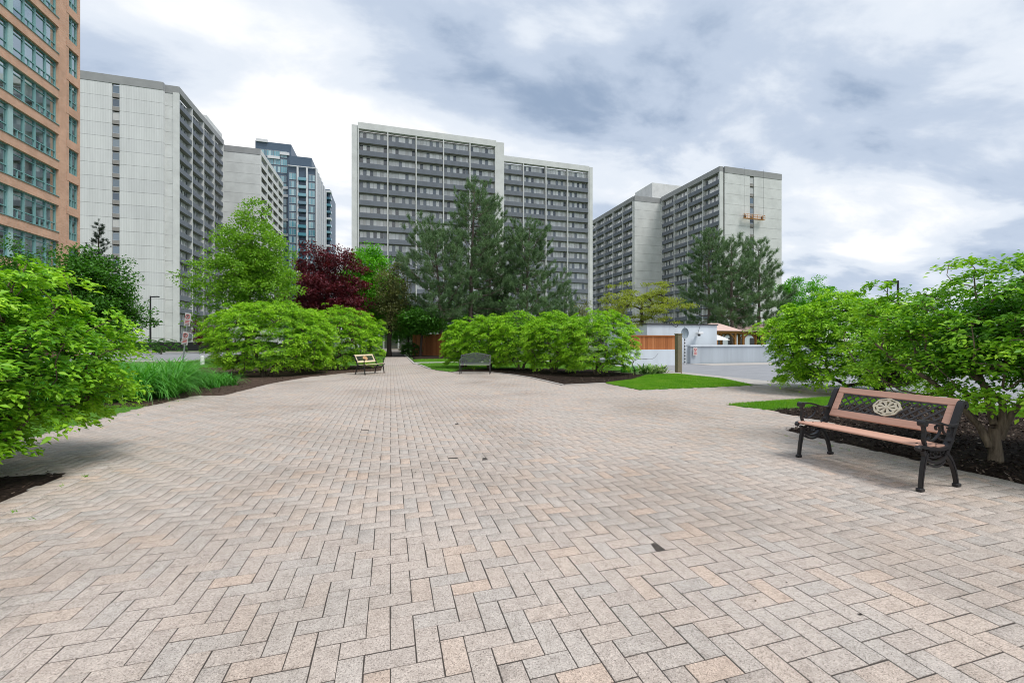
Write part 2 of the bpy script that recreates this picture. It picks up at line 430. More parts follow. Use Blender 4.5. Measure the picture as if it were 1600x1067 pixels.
M['teal_light'] = m_plain('pale_teal_panel', (0.36, 0.52, 0.51), 0.4, 0.08, 3)
M['glass'] = m_glass('teal_glass', (0.84, 0.95, 0.94))
M['blind'] = m_plain('white_blind', (0.84, 0.84, 0.82), 0.8, 0.06, 3)
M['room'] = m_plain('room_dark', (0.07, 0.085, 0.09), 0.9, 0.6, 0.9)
M['render_w'] = m_ribbed('white_render', (0.66, 0.71, 0.76), 2.4, 0.0, 1.0, 0.2)
M['render_g'] = m_ribbed('grey_render', (0.46, 0.51, 0.56), 2.4, 0.0, 1.0, 0.25)
def m_fence():
    t = NT('cedar_boards'); r_ = t.n('ShaderNodeObjectInfo').outputs['Random']
    p = t.n('ShaderNodeMapping', {'Vector': t.coord(), 'Scale': (30, 30, 2)})
    f = t.math('ADD', t.math('MULTIPLY', r_, 0.6), t.math('MULTIPLY', t.noise(1.0, 4, 0.6, p.outputs[0]), 0.4))
    t.base(t.ramp(f, [(0.1, (0.30, 0.10, 0.035)), (0.5, (0.42, 0.155, 0.055)), (0.9, (0.52, 0.21, 0.085))]), 0.75, 0, 0.2); return t.m
M['cedar'] = m_fence()
M['post'] = m_plain('weathered_post', (0.20, 0.17, 0.11), 0.9, 0.35, 9, 0.4, bscale=20, bdist=0.01)
M['timber'] = m_plain('orange_timber', (0.50, 0.22, 0.07), 0.7, 0.2, 3)
M['roof_pink'] = m_plain('pink_roof', (0.58, 0.42, 0.37), 0.8, 0.12, 4)
M['black'] = m_plain('black_metal', (0.014, 0.014, 0.016), 0.45, 0.2, 20)
M['sign_w'] = m_plain('sign_white', (0.62, 0.60, 0.58), 0.4, 0.05)
M['sign_r'] = m_plain('sign_red', (0.55, 0.08, 0.08), 0.4, 0.05)
M['sign_k'] = m_plain('sign_black', (0.02, 0.02, 0.02), 0.4, 0.05)
M['galv'] = m_plain('galvanised_steel', (0.34, 0.38, 0.38), 0.45, 0.15, 20, 0, 0.6)
M['mirror_back'] = m_plain('mirror_back', (0.26, 0.32, 0.36), 0.5, 0.1)
M['white'] = m_plain('white_paint', (0.78, 0.78, 0.77), 0.6, 0.05)
M['orange'] = m_plain('swing_stage_orange', (0.60, 0.26, 0.07), 0.6, 0.15)
M['soil_dark'] = m_plain('dark_debris', (0.02, 0.016, 0.012), 0.95, 0.4, 60)

# ------------------------------------------------------------------ ground, plaza, beds, lawns, walks, roads
def inpoly(P, x, y):
    x, y = np.asarray(x), np.asarray(y); c = np.zeros(x.shape, bool)
    for i in range(len(P)):
        (x0, y0), (x1, y1) = P[i], P[(i + 1) % len(P)]
        if y0 == y1: continue
        c ^= ((y0 > y) != (y1 > y)) & (x < (x1 - x0) * (y - y0) / (y1 - y0) + x0)
    return c
def segdist(P, x, y, closed=True):
    best = np.full(np.shape(x), 1e9)
    for i in range(len(P) if closed else len(P) - 1):
        a, b = np.array(P[i]), np.array(P[(i + 1) % len(P)]); ab = b - a
        t = np.clip(((x - a[0]) * ab[0] + (y - a[1]) * ab[1]) / (ab @ ab), 0, 1)
        best = np.minimum(best, np.hypot(x - a[0] - t * ab[0], y - a[1] - t * ab[1]))
    return best
def sample_poly(P, n):
    P_ = np.array(P); lo, hi = P_.min(0), P_.max(0); xs, ys = [], []
    got = 0
    while got < n:
        x = rng.uniform(lo[0], hi[0], n); y = rng.uniform(lo[1], hi[1], n); k = inpoly(P, x, y)
        xs.append(x[k]); ys.append(y[k]); got += k.sum()
    return np.concatenate(xs)[:n], np.concatenate(ys)[:n]
def in_view(x, y, m=0.06):
    d = x * SA + y * CA; l = x * CA - y * SA
    return (d > 0.3) & (np.abs(l / np.maximum(d, .01)) < 800 / FPX + m)

gnd = MB()
gnd.add([(-900, -300, -0.06), (900, -300, -0.06), (900, 1200, -0.06), (-900, 1200, -0.06)], [(0, 1, 2, 3)])
struct('ground', gnd.mesh('ground', M['ground']))

PLAZA = [(-3.3, -3), (-3.3, 5.73), (-5.1, 5.73), (-5.1, 11.3), (-4.95, 12.9), (-4.2, 12.8), (-3.85, 16.0), (-3.1, 18.5), (-1.9, 20.4), (-0.4, 21.4), (-0.4, 60),
         (1.45, 60), (1.45, 27.5), (1.75, 25.5), (1.95, 22.2), (2.3, 20.6), (2.8, 19.4), (4.4, 18.75), (5.0, 17.2), (5.3, 15.6), (5.4, 12.7), (7.0, 12.9), (7.0, 10.8), (11.6, 10.9),
         (11.6, 8.15), (7.2, 7.78), (7.5, 6.95), (7.4, 5.4), (6.05, 5.34), (6.12, -3)]
pb = MB(); pb.poly(PLAZA, -0.05, -0.0020)
plaza = struct('plaza', pb.mesh('plaza_base', M['joint']))
BW = 0.1125
def brick_proto(L, W, name, cut=0.0):
    g_, c_, h_ = 0.0028, 0.0014, 0.05
    mb = MB(); x, y = L / 2 - g_, W / 2 - g_
    vs = []
    for (a, b, z) in ((x - c_, y - c_, 0.0), (x, y, -c_), (x, y, -h_)):
        q = [(-a, -b, z), (a - cut * L, -b, z), (a - cut * L * 0.6, b, z), (-a, b, z)]
        vs += q
    fs = [(0, 1, 2, 3)] + [(i + 4, (i + 1) % 4 + 4, (i + 1) % 4, i) for i in range(4)] + [(i + 8, (i + 1) % 4 + 8, (i + 1) % 4 + 4, i + 4) for i in range(4)]
    mb.add(vs, fs); return mb
PB = brick_proto(2 * BW, BW, 'paver'); PB_ME = PB.mesh('paver', M['paver'])
bricks = []                                   # cx, cy, angle, z, tiltx, tilty
ni = 2 + int(13 / BW); 
I, J = np.meshgrid(np.arange(-50, 110), np.arange(-10, 470), indexing='ij')
k4 = (I + J) % 4
hor = k4 == 0; ver = k4 == 2
cx = np.where(hor, (I + 1) * BW, (I + .5) * BW); cy = np.where(hor, (J + .5) * BW, (J + 1) * BW)
sel = (hor | ver) & inpoly(PLAZA, cx, cy) & in_view(cx, cy, 0.12) & (cy < 40)
# a stone is left out where the photograph shows a dark gap
cx, cy, an = cx[sel], cy[sel], np.where(hor[sel], 0.0, math.pi / 2)
# soldier courses along the near beds lie a few mm proud over the field
BORD = []
def course(p0, p1, across, zoff):
    p0, p1 = Vector((*p0, 0)), Vector((*p1, 0)); d = p1 - p0; n = int(d.length / (BW if across else 2 * BW)); u = d.normalized()
    step = BW if across else 2 * BW
    a = math.atan2(u.y, u.x) + (math.pi / 2 if across else 0)
    for i in range(n):
        c = p0 + u * (i + .5) * step; BORD.append((c.x, c.y, a, zoff))
course((-3.19, 0.5), (-3.19, 5.9), True, 0.006)
course((6.0, 0.3), (5.93, 5.3), False, 0.006)
course((5.88, 0.3), (5.81, 5.3), False, 0.0055)
course((-4.98, 5.9), (-4.98, 11.3), True, 0.006)
course((-4.9, 12.76), (-4.15, 12.68), False, 0.006)
course((-4.08, 12.85), (-3.75, 15.95), True, 0.006)
course((-3.75, 16.0), (-3.0, 18.4), True, 0.006)
HOLES = [ground(1005, 848), ground(702, 662), ground(570, 674), ground(477, 639), ground(716, 719), ground(737, 718)]
keep = np.ones(len(cx), bool)
cuts = []
for h in HOLES:
    i = int(np.argmin(np.hypot(cx - h[0], cy - h[1]))); keep[i] = False; cuts.append((cx[i], cy[i], an[i]))
cx, cy, an = cx[keep], cy[keep], an[keep]
nb = len(cx)
cz = np.abs(rng.normal(0, 0.0008, nb)); an = an + rng.normal(0, 0.006, nb)
cx = cx + rng.normal(0, 0.0008, nb); cy = cy + rng.normal(0, 0.0008, nb)
b_ = np.array(BORD)
cx = np.concatenate([cx, b_[:, 0]]); cy = np.concatenate([cy, b_[:, 1]]); an = np.concatenate([an, b_[:, 2]])
cz = np.concatenate([cz, b_[:, 3] + rng.normal(0, 0.001, len(b_))])
nb = len(cx)
tx_, ty_ = rng.normal(0, 0.0035, nb), rng.normal(0, 0.0035, nb)
fl = rng.integers(0, 2, nb) * math.pi; an = an + fl
depth = cx * SA + cy * CA
py_ = 533 + CAMH * FPX / np.maximum(depth, .1)
order = np.argsort(np.where(in_view(cx, cy, -0.02) & (py_ < 1064), depth, 1e6))
near, rest = order[:300], order[300:]
for i in near:
    o = obj('paver', PB_ME, plaza, (cx[i], cy[i], cz[i]))
    o.rotation_euler = (tx_[i], ty_[i], an[i])
pv = np.array(PB.v); pf = np.array(PB.f)
X, Y, Z = pv[:, 0][None], pv[:, 1][None], pv[:, 2][None]
c_, s_ = np.cos(an[rest])[:, None], np.sin(an[rest])[:, None]
VX = X * c_ - Y * s_ + cx[rest][:, None]; VY = X * s_ + Y * c_ + cy[rest][:, None]
VZ = Z + cz[rest][:, None] + X * -ty_[rest][:, None] + Y * tx_[rest][:, None]
V = np.stack([VX, VY, VZ], -1).reshape(-1, 3)
Fc = (pf[None] + (np.arange(len(rest)) * len(pv))[:, None, None]).reshape(-1, 4)
struct('pavers', mesh_np('pavers', V, Fc, [M['paver']]), 'stuff', plaza)
for (x, y, a) in cuts:                        # broken stones beside the gaps
    o = obj('broken_paver', brick_proto(2 * BW, BW, 'b', 0.3).mesh('broken_paver', M['paver']), plaza, (x, y, 0.0005), a)

LEAN = Vector((0, 0, 1))
def blades(P, n, h0, h1, w, mat, name, parent, zb=0.0, edge=0.0, zf=None):
    x, y = sample_poly(P, n)
    x, y = x + rng.normal(0, .025, n), y + rng.normal(0, .025, n)
    keep = np.sin(x * 7.1 + 2 * np.sin(y * 5.3)) * np.sin(y * 6.3 + x) < rng.uniform(.2, 1.6, n); x, y = x[keep], y[keep]
    k = in_view(x, y, 0.05); x, y = x[k], y[k]; n = len(x)
    a = rng.uniform(0, 2 * math.pi, n); h = rng.uniform(h0, h1, n); ln = rng.uniform(0.1, 0.7, n) * h; b = rng.uniform(0, 2 * math.pi, n)
    z = zb if zf is None else zf(x, y)
    p0 = np.stack([x - np.cos(a) * w / 2, y - np.sin(a) * w / 2, np.zeros(n) + z], -1)
    p1 = np.stack([x + np.cos(a) * w / 2, y + np.sin(a) * w / 2, np.zeros(n) + z], -1)
    p2 = np.stack([x + np.cos(b) * ln, y + np.sin(b) * ln, z + h], -1)
    V = np.stack([p0, p1, p2], 1).reshape(-1, 3)
    return struct(name, mesh_np(name, V, np.arange(len(V)).reshape(-1, 3), [mat]), 'stuff', parent)
def mound(P, z, name, mat, step, amp, kind='structure', edge_w=0.35, parent=None):
    # gently mounded sheet over polygon P: a clipped grid, rounded down at its rim
    P_ = np.array(P); lo, hi = P_.min(0) - step, P_.max(0) + step
    gx, gy = np.arange(lo[0], hi[0], step), np.arange(lo[1], hi[1], step)
    GX, GY = np.meshgrid(gx, gy, indexing='ij')
    ins = inpoly(P, GX, GY); sd = segdist(P, GX, GY)
    # snap the first ring outside onto the outline
    fx, fy = GX.copy(), GY.copy()
    out = ~ins & (sd < step * 1.5)
    for i in range(len(P)):
        a, b = P_[i], P_[(i + 1) % len(P)]; ab = b - a
        t = np.clip(((GX - a[0]) * ab[0] + (GY - a[1]) * ab[1]) / (ab @ ab), 0, 1)
        qx, qy = a[0] + t * ab[0], a[1] + t * ab[1]
        m = out & (np.abs(np.hypot(GX - qx, GY - qy) - sd) < 1e-6); fx[m], fy[m] = qx[m], qy[m]
    ok = ins | out
    zz = np.where(ins, z * np.clip(sd / edge_w, 0, 1) ** 0.5 + amp * rng.normal(0, 1, GX.shape), -0.02)
    zz = np.where(ins, np.maximum(zz, 0.006), zz)
    idx = -np.ones(GX.shape, int); idx[ok] = np.arange(ok.sum())
    V = np.stack([fx[ok], fy[ok], zz[ok]], -1)
    q = np.stack([idx[:-1, :-1], idx[1:, :-1], idx[1:, 1:], idx[:-1, 1:]], -1).reshape(-1, 4)
    q = q[(q >= 0).all(1)]
    insf = ins.copy(); 
    o = struct(name, mesh_np(name, V, q, [mat], smooth=True), kind, parent)
    return o
def chips(P, n, parent, z=0.03, smin=0.012, smax=0.05, edge_w=0.35, mat=None):
    x, y = sample_poly(P, n); x, y = x + rng.normal(0, .05, n), y + rng.normal(0, .05, n); k = in_view(x, y, 0.05); x, y = x[k], y[k]; n = len(x)
    zb = z * np.clip(segdist(P, x, y) / edge_w, 0, 1) ** 0.5 + rng.uniform(0.0, 0.012, n) + 0.006
    L = rng.uniform(smin, smax, n); W = L * rng.uniform(0.25, 0.6, n); a = rng.uniform(0, 6.28, n)
    ux, uy = np.cos(a), np.sin(a); t1, t2 = rng.normal(0, 0.35, n), rng.normal(0, 0.35, n)
    def c(sx_, sy_): return np.stack([x + ux * L * sx_ - uy * W * sy_, y + uy * L * sx_ + ux * W * sy_, zb + L * sx_ * t1 + W * sy_ * t2], -1)
    V = np.stack([c(-.5, -.5), c(.5, -.4), c(.45, .5), c(-.5, .4)], 1).reshape(-1, 3)
    struct('mulch_chips', mesh_np('mulch_chips', V, np.arange(len(V)).reshape(-1, 4), [mat or M['chip']]), 'stuff', parent)

BED_NL = [(-3.31, -2), (-3.34, 5.72), (-9, 5.74), (-9, -2)]
BED_R = [(6.1, -2), (6.06, 5.33), (7.38, 5.42), (7.52, 6.93), (11.2, 7.0), (11.2, -2)]
BED_L = [(-5.06, 11.28), (-4.92, 12.88), (-4.2, 12.8), (-3.85, 16.0), (-3.1, 18.5), (-1.9, 20.45), (-0.42, 21.45), (-0.42, 26), (-12, 26), (-12, 11.28)]
BED_M = [(2.8, 19.45), (4.4, 18.75), (5.0, 17.2), (5.3, 15.6), (5.4, 12.72), (7.0, 12.92), (8.4, 13.6), (10.2, 15.4), (10.0, 19.0), (7.0, 21.2), (3.6, 21.4)]
BED_F = [(1.75, 33.5), (2.1, 45), (12, 47), (14, 36), (7, 34)]
LAWN_M = [(7.02, 12.88), (7.02, 10.82), (11.2, 10.92), (12.0, 13.0), (11.9, 15.6), (10.25, 15.35), (8.4, 13.58)]
LAWN_R = [(7.24, 7.76), (7.53, 6.97), (11.2, 7.02), (11.2, -2), (12.55, -2), (12.55, 8.2)]
LAWN_L = [(-5.12, 5.77), (-5.08, 11.26), (-13, 11.26), (-13, 5.77)]
LAWN_P = [(1.8, 25.6), (2.0, 22.3), (2.75, 20.0), (3.55, 21.45), (7.0, 21.25), (10.0, 19.05), (12.3, 18), (12.3, 27.6), (1.6, 27.6)]
LAWN_P2 = [(1.6, 29.4), (12.3, 29.4), (12.3, 36), (7, 33.9), (1.7, 33.4)]
LAWN_W = [(-0.45, 26.1), (-0.45, 60), (-14, 60), (-14, 26.1)]
for P, nm, n in ((BED_NL, 'mulch_bed', 9000), (BED_R, 'mulch_bed', 30000), (BED_L, 'mulch_bed', 12000), (BED_M, 'mulch_bed', 9000), (BED_F, 'mulch_bed', 1500)):
    br = '_b' if P is BED_L else ''; o = mound(P, 0.035, nm, M['mulch' + br], 0.12 if n > 2000 else 0.4, 0.006); chips(P, n, o, 0.035, mat=M['chip' + br])
for P, n, hh, w in ((LAWN_M, 60000, 0.06, 0.010), (LAWN_R, 80000, 0.055, 0.008), (LAWN_L, 26000, 0.05, 0.008), (LAWN_P, 32000, 0.06, 0.016), (LAWN_P2, 12000, 0.07, 0.03), (LAWN_W, 14000, 0.08, 0.04)):
    o = mound(P, 0.04, 'lawn', M['lawn'], 0.15 if n > 30000 else 0.5, 0.004)
    blades(P, n, hh * .5, hh, w, M['blade'], 'grass', o, 0.0, 0.0, lambda x, y, P=P: 0.036 * np.clip(segdist(P, x, y) / 0.35, 0, 1) ** 0.5)

def ribbon(pts, w, z0, z1, name, mat, parent=None):
    mb = MB(); L, Rr = [], []
    for i, p in enumerate(pts):
        a, b = Vector(pts[max(i - 1, 0)]), Vector(pts[min(i + 1, len(pts) - 1)]); t = (b - a).normalized(); n = Vector((-t.y, t.x))
        L.append(Vector(p) + n * w / 2); Rr.append(Vector(p) - n * w / 2)
    vs = []
    for l, r in zip(L, Rr): vs += [(l.x, l.y, z0), (l.x, l.y, z1), (r.x, r.y, z1), (r.x, r.y, z0)]
    fs = []
    for i in range(len(pts) - 1):
        a = i * 4
        for k in range(3): fs.append((a + k, a + k + 1, a + k + 5, a + k + 4))
    fs += [(0, 3, 2, 1), (len(vs) - 4, len(vs) - 3, len(vs) - 2, len(vs) - 1)]
    mb.add(vs, fs); return struct(name, mb.mesh(name, mat), 'structure', parent)
ribbon([(2.8, 19.42), (4.4, 18.7), (5.0, 17.15), (5.28, 15.55), (5.38, 12.68)], 0.09, -0.04, 0.028, 'kerb', M['kerb'])
ribbon([(5.42, 12.69), (6.98, 12.87)], 0.09, -0.04, 0.026, 'kerb', M['kerb'])
ribbon([(1.46, 60), (1.46, 27.5), (1.76, 25.5), (1.96, 22.2)], 0.12, -0.04, 0.03, 'kerb', M['kerb'])
mb = MB()
for i in range(7):                            # slabs of the cross walk
    mb.box(1.55 + i * 1.55, 1.55 + i * 1.55 + 1.535, 27.65, 29.35, -0.05, 0.012)
struct('path', mb.mesh('path', M['concrete']))
mb = MB()
for i in range(16): mb.box(11.62, 12.98, -2 + i * 1.5, -2 + i * 1.5 + 1.488, -0.05, 0.008 if i > 6 else 0.002)
struct('sidewalk', mb.mesh('sidewalk', M['concrete']))
mb = MB(); mb.poly([(13.0, -30), (60, -30), (60, 22.9), (19.3, 22.9), (19.3, 34), (13.0, 34)], -0.05, -0.03)
struct('road', mb.mesh('road', M['asphalt']))
mb = MB(); mb.box(18.5, 60, 21.0, 22.9, -0.05, -0.012)
struct('gutter', mb.mesh('gutter', M['concrete']))
mb = MB(); mb.poly([(-90, 44), (-13.5, 36), (-13.0, 44), (-14.0, 62), (-90, 70)], -0.05, -0.03)
struct('road', mb.mesh('road', M['asphalt']))
ribbon([(-90, 43.2), (-13.5, 35.4)], 1.6, -0.05, 0.05, 'sidewalk', M['concrete'])
ribbon([(-90, 71.5), (-14, 63.5)], 2.2, -0.05, 0.1, 'sidewalk', M['concrete'])

# ------------------------------------------------------------------ plants
def norm(a): return a / np.maximum(np.linalg.norm(a, axis=-1, keepdims=True), 1e-9)
def leaf_mesh(pos, axis, nrm, L, W, mat, name='crown', young_bright=None):
    n = len(pos); axis = norm(axis); side = norm(np.cross(axis, nrm)); up = np.cross(side, axis)
    L = (np.zeros(n) + L)[:, None]; W = (np.zeros(n) + W)[:, None]
    v0 = pos; v2 = pos + axis * L - up * L * 0.12
    mid = pos + axis * L * 0.48 + up * W * 0.0
    v1 = mid + side * W / 2 + up * W * 0.18; v3 = mid - side * W / 2 + up * W * 0.18
    V = np.stack([v0, v1, v2, v3], 1).reshape(-1, 3)
    b = np.arange(n)[:, None] * 4
    F_ = np.concatenate([b + np.array([[0, 1, 2]]), b + np.array([[0, 2, 3]])], 1).reshape(-1, 3)
    me = mesh_np(name, V, F_, [mat])
    at_ = me.attributes.new('young_bright', 'FLOAT', 'POINT')
    at_.data.foreach_set('value', np.repeat(np.full(n, 0.5) if young_bright is None else np.clip(young_bright, 0, 1), 4).astype(np.float32))
    return me
def grow(trunks, clusters, step=0.25, tip=0.004, power=0.46, zpen=0.8, rmax=None, rmin=None, low_lock=0.0):
    """trunks: polylines; clusters: end points. Each cluster is joined to the nearest reasonable node, radii by counting what a limb carries."""
    P, par, ends = [], [], []
    for tr in trunks:
        prev = -1
        for p in tr: P.append(np.array(p, float)); par.append(prev); prev = len(P) - 1
        ends.append(prev)
    trunk_n = len(P)
    base = np.mean([t[-1] for t in trunks], axis=0)
    cl = np.array(clusters); cl = cl[np.argsort(np.linalg.norm(cl - base, axis=1))]
    A = np.zeros((trunk_n + len(cl) * 60, 3)); A[:trunk_n] = P; n = trunk_n
    tips = list(ends)
    roots = [i for i in range(trunk_n) if par[i] == -1]
    lock = np.zeros(len(A)); 
    for i in roots: lock[i] = 0.6
    lock[:trunk_n] += np.where(A[:trunk_n, 2] < low_lock, 1.2, 0.0)
    for c in cl:
        d = np.linalg.norm(A[:n] - c, axis=1)
        cost = d + zpen * np.maximum(0, A[:n, 2] - c[2] + 0.25 * d) + lock[:n]
        i = int(np.argmin(cost)); p0 = A[i]; dd = d[i]
        if dd < 0.03: continue
        k = max(2, min(40, int(dd / step)))
        pd = (A[i] - A[par[i]]) if par[i] >= 0 else np.array([0, 0, 1.0])
        pd = pd / max(np.linalg.norm(pd), 1e-6)
        ctrl = p0 + (pd * 0.5 + np.array([0, 0, 0.12])) * dd * 0.5 + rng.normal(0, 0.04, 3) * dd
        prev = i
        for j in range(1, k + 1):
            t = j / k; q = (1 - t) ** 2 * p0 + 2 * t * (1 - t) * ctrl + t * t * c
            if j < k: q = q + rng.normal(0, 0.012, 3) * dd
            A[n] = q; par.append(prev); prev = n; n += 1
        tips.append(prev)
    A = A[:n]; par = np.array(par); cnt = np.zeros(n)
    for t in tips: cnt[t] += 1
    for i in range(n - 1, -1, -1):
        if par[i] >= 0: cnt[par[i]] += cnt[i]
    rad = tip * np.maximum(cnt, 1) ** power
    if rmax: rad = np.minimum(rad, rmax)
    if rmin:
        k0 = 0
        for tr in trunks:
            a_, b_ = rmin[min(len(rmin) - 1, 0 if k0 == 0 else 1)]; rad[k0:k0 + len(tr)] = np.maximum(rad[k0:k0 + len(tr)], np.linspace(a_, b_, len(tr))); k0 += len(tr)
    return A, par, rad, cnt
def limb_mesh(A, par, rad, mat, name='trunk', flare=None):
    n = len(A); ch = np.where(par >= 0)[0]; pp = par[ch]
    d = np.zeros((n, 3)); d[:, 2] = 1; d[ch] = norm(A[ch] - A[pp])
    first = {}; main = np.zeros(n, bool)
    best = -np.ones(n)
    for c in ch:
        if rad[c] > best[par[c]]: best[par[c]] = rad[c]; first[par[c]] = c
    for p, c in first.items(): main[c] = True
    ref = np.array([0.83, 0.55, 0.07])
    def ring(pos, dr, r, k):
        a = norm(ref - dr * (dr @ ref)[:, None]); b = np.cross(dr, a); w = np.arange(k) * 2 * math.pi / k
        return pos[:, None] + (a[:, None] * np.cos(w)[None, :, None] + b[:, None] * np.sin(w)[None, :, None]) * r[:, None, None]
    d0 = np.where(main[ch][:, None] & (par[pp] >= 0)[:, None], d[pp], d[ch])
    r0 = np.where(main[ch], rad[pp], np.minimum(rad[pp], rad[ch] * 1.2))
    if flare is not None:
        root = par[pp] < 0; r0 = np.where(root, r0 * flare, r0)
    r1 = rad[ch]; thick = r1 >= np.quantile(r1, 0.88)
    VV, FF, off = [], [], 0
    for sel_, k in ((thick, 7), (~thick, 3)):
        m = int(sel_.sum())
        if not m: continue
        V = np.concatenate([ring(A[pp][sel_], d0[sel_], r0[sel_], k), ring(A[ch][sel_], d[ch][sel_], r1[sel_], k)], 1).reshape(-1, 3)
        i = np.arange(k); q = np.stack([i, (i + 1) % k, (i + 1) % k + k, i + k], -1)
        VV.append(V); FF.append((q[None] + (np.arange(m) * 2 * k)[:, None, None]).reshape(-1, 4) + off); off += len(V)
    return mesh_np(name, np.concatenate(VV), np.concatenate(FF), [mat], smooth=True)
def wob(dirs, seed, amp, freq=2.3):
    r = np.random.default_rng(seed); s = np.zeros(len(dirs))
    for o in range(5):
        k = r.normal(0, 1, 3); k = k / np.linalg.norm(k) * freq * (1 + o * 0.7); s += np.sin(dirs @ k * 2 + r.uniform(0, 6.28)) / (1 + o * 0.6)
    return 1 + amp * s / 1.7

def shrub(name, label, base, c, rx, ry, ztop, zbot, nclus, nleaf, L, mat, bark, stems=7, seed=1, spray=0.34, cat='shrub', group=None, tip=0.0045, trunks=None, low=-0.55, amp=0.14, sprig=70, inner=0.4, rmax=None, droop=0.25, flare=1.3, hang=0.0, rmin=None):
    """dome of flat leafy sprays carried on stems that rise from one base"""
    global rng
    rng = np.random.default_rng(seed)
    root = thing(name, (base[0], base[1], 0), label, cat, group)
    cz_ = zbot + (ztop - zbot) * 0.42
    u = rng.uniform(low, 1, nclus * 3); ph = rng.uniform(0, 2 * math.pi, nclus * 3); s = np.sqrt(1 - u * u)
    dirs = np.stack([s * np.cos(ph), s * np.sin(ph), u], -1)
    f = 1 - inner * rng.random(len(dirs)) ** 1.6
    f = np.where((rng.random(len(dirs)) < 0.045) & (u > 0.1), rng.uniform(1.05, 1.17, len(dirs)), f)      # stray shoots
    w = wob(dirs, seed, amp)
    P = np.array([c[0] - base[0], c[1] - base[1], cz_]) + dirs * f[:, None] * w[:, None] * np.where(u[:, None] > 0, np.array([[rx, ry, ztop - cz_]]), np.array([[rx, ry, (cz_ - zbot) / 0.6]]))
    P = P[P[:, 2] > zbot * 0.75][:nclus]
    dirs = norm(P - np.array([c[0] - base[0], c[1] - base[1], cz_ - 0.5 * rx]))
    if trunks is None:
        trunks = []
        for i in range(stems):
            a = i * 2 * math.pi / stems + rng.uniform(-.3, .3); r0 = rng.uniform(0.03, 0.16); sp = rng.uniform(0.25, 0.5)
            h = zbot + rng.uniform(0.1, 0.5)
            trunks.append([(math.cos(a) * r0, math.sin(a) * r0, -0.05), (math.cos(a) * (r0 + 0.10 * h), math.sin(a) * (r0 + 0.10 * h), h * 0.35), (math.cos(a) * (r0 + sp * h), math.sin(a) * (r0 + sp * h), h * 0.8)])
    A, par, rad, cnt = grow(trunks, P, 0.22, tip, rmax=rmax, rmin=rmin, low_lock=zbot * 0.6)
    obj('trunk', limb_mesh(A, par, rad, bark, 'trunk', flare), root)
    # leaves: each spray is a loose flat fan of leafy twigs
    per = max(1, nleaf // len(P)); n = per * len(P)
    ci = np.repeat(np.arange(len(P)), per)
    size = (spray * rng.uniform(0.6, 1.35, len(P)))[ci]
    fan_n = norm(np.array([0, 0, 1.0]) * 1.5 + dirs * 0.55 + rng.normal(0, 0.18, (len(P), 3)))[ci]
    out = norm(dirs * np.array([1, 1, 0.15]) + rng.normal(0, 0.25, (len(P), 3)))[ci]
    out = norm(out - fan_n * (out * fan_n).sum(-1, keepdims=True)); sd = np.cross(fan_n, out)
    # twigs inside a spray
    nt = 9
    tw = rng.integers(0, nt, n); seedang = rng.uniform(-1.25, 1.25, (len(P), nt)); ang = seedang[ci, tw]
    tl = rng.uniform(0.55, 1.0, (len(P), nt))[ci, tw]
    t = rng.random(n) ** 0.75
    twd = out * np.cos(ang)[:, None] + sd * np.sin(ang)[:, None]
    pos = P[ci] - out * (size * 0.35)[:, None] + twd * (t * tl * size)[:, None] + fan_n * (rng.normal(0, 0.075, n) * size)[:, None]
    pos[:, 2] -= droop * (t * tl) ** 2 * size + hang * t * size
    sgn = np.where(rng.random(n) < 0.5, -1.0, 1.0)
    tws = np.cross(fan_n, twd)
    ax = norm(twd * 0.8 + tws * sgn[:, None] * 0.75 + fan_n * rng.normal(0.02, 0.28, n)[:, None] + rng.normal(0, 0.16, (n, 3)))
    nr = norm(fan_n + rng.normal(0, 0.30, (n, 3)))
    LL = L * rng.uniform(0.45, 1.25, n)
    ol = (np.linalg.norm((P - np.array([c[0] - base[0], c[1] - base[1], cz_])) / np.array([rx, ry, ztop - cz_]), axis=1))[ci]
    young_bright = np.clip((ol - 0.62) / 0.4, 0, 1) * (0.35 + 0.65 * t) + rng.normal(0, 0.12, n)      # yellower fresh growth at twig ends; brighter outer crown is painted in too
    obj('crown', leaf_mesh(pos, ax, nr, LL, LL * rng.uniform(0.46, 0.62, n), mat, 'crown', young_bright), root)
    return root

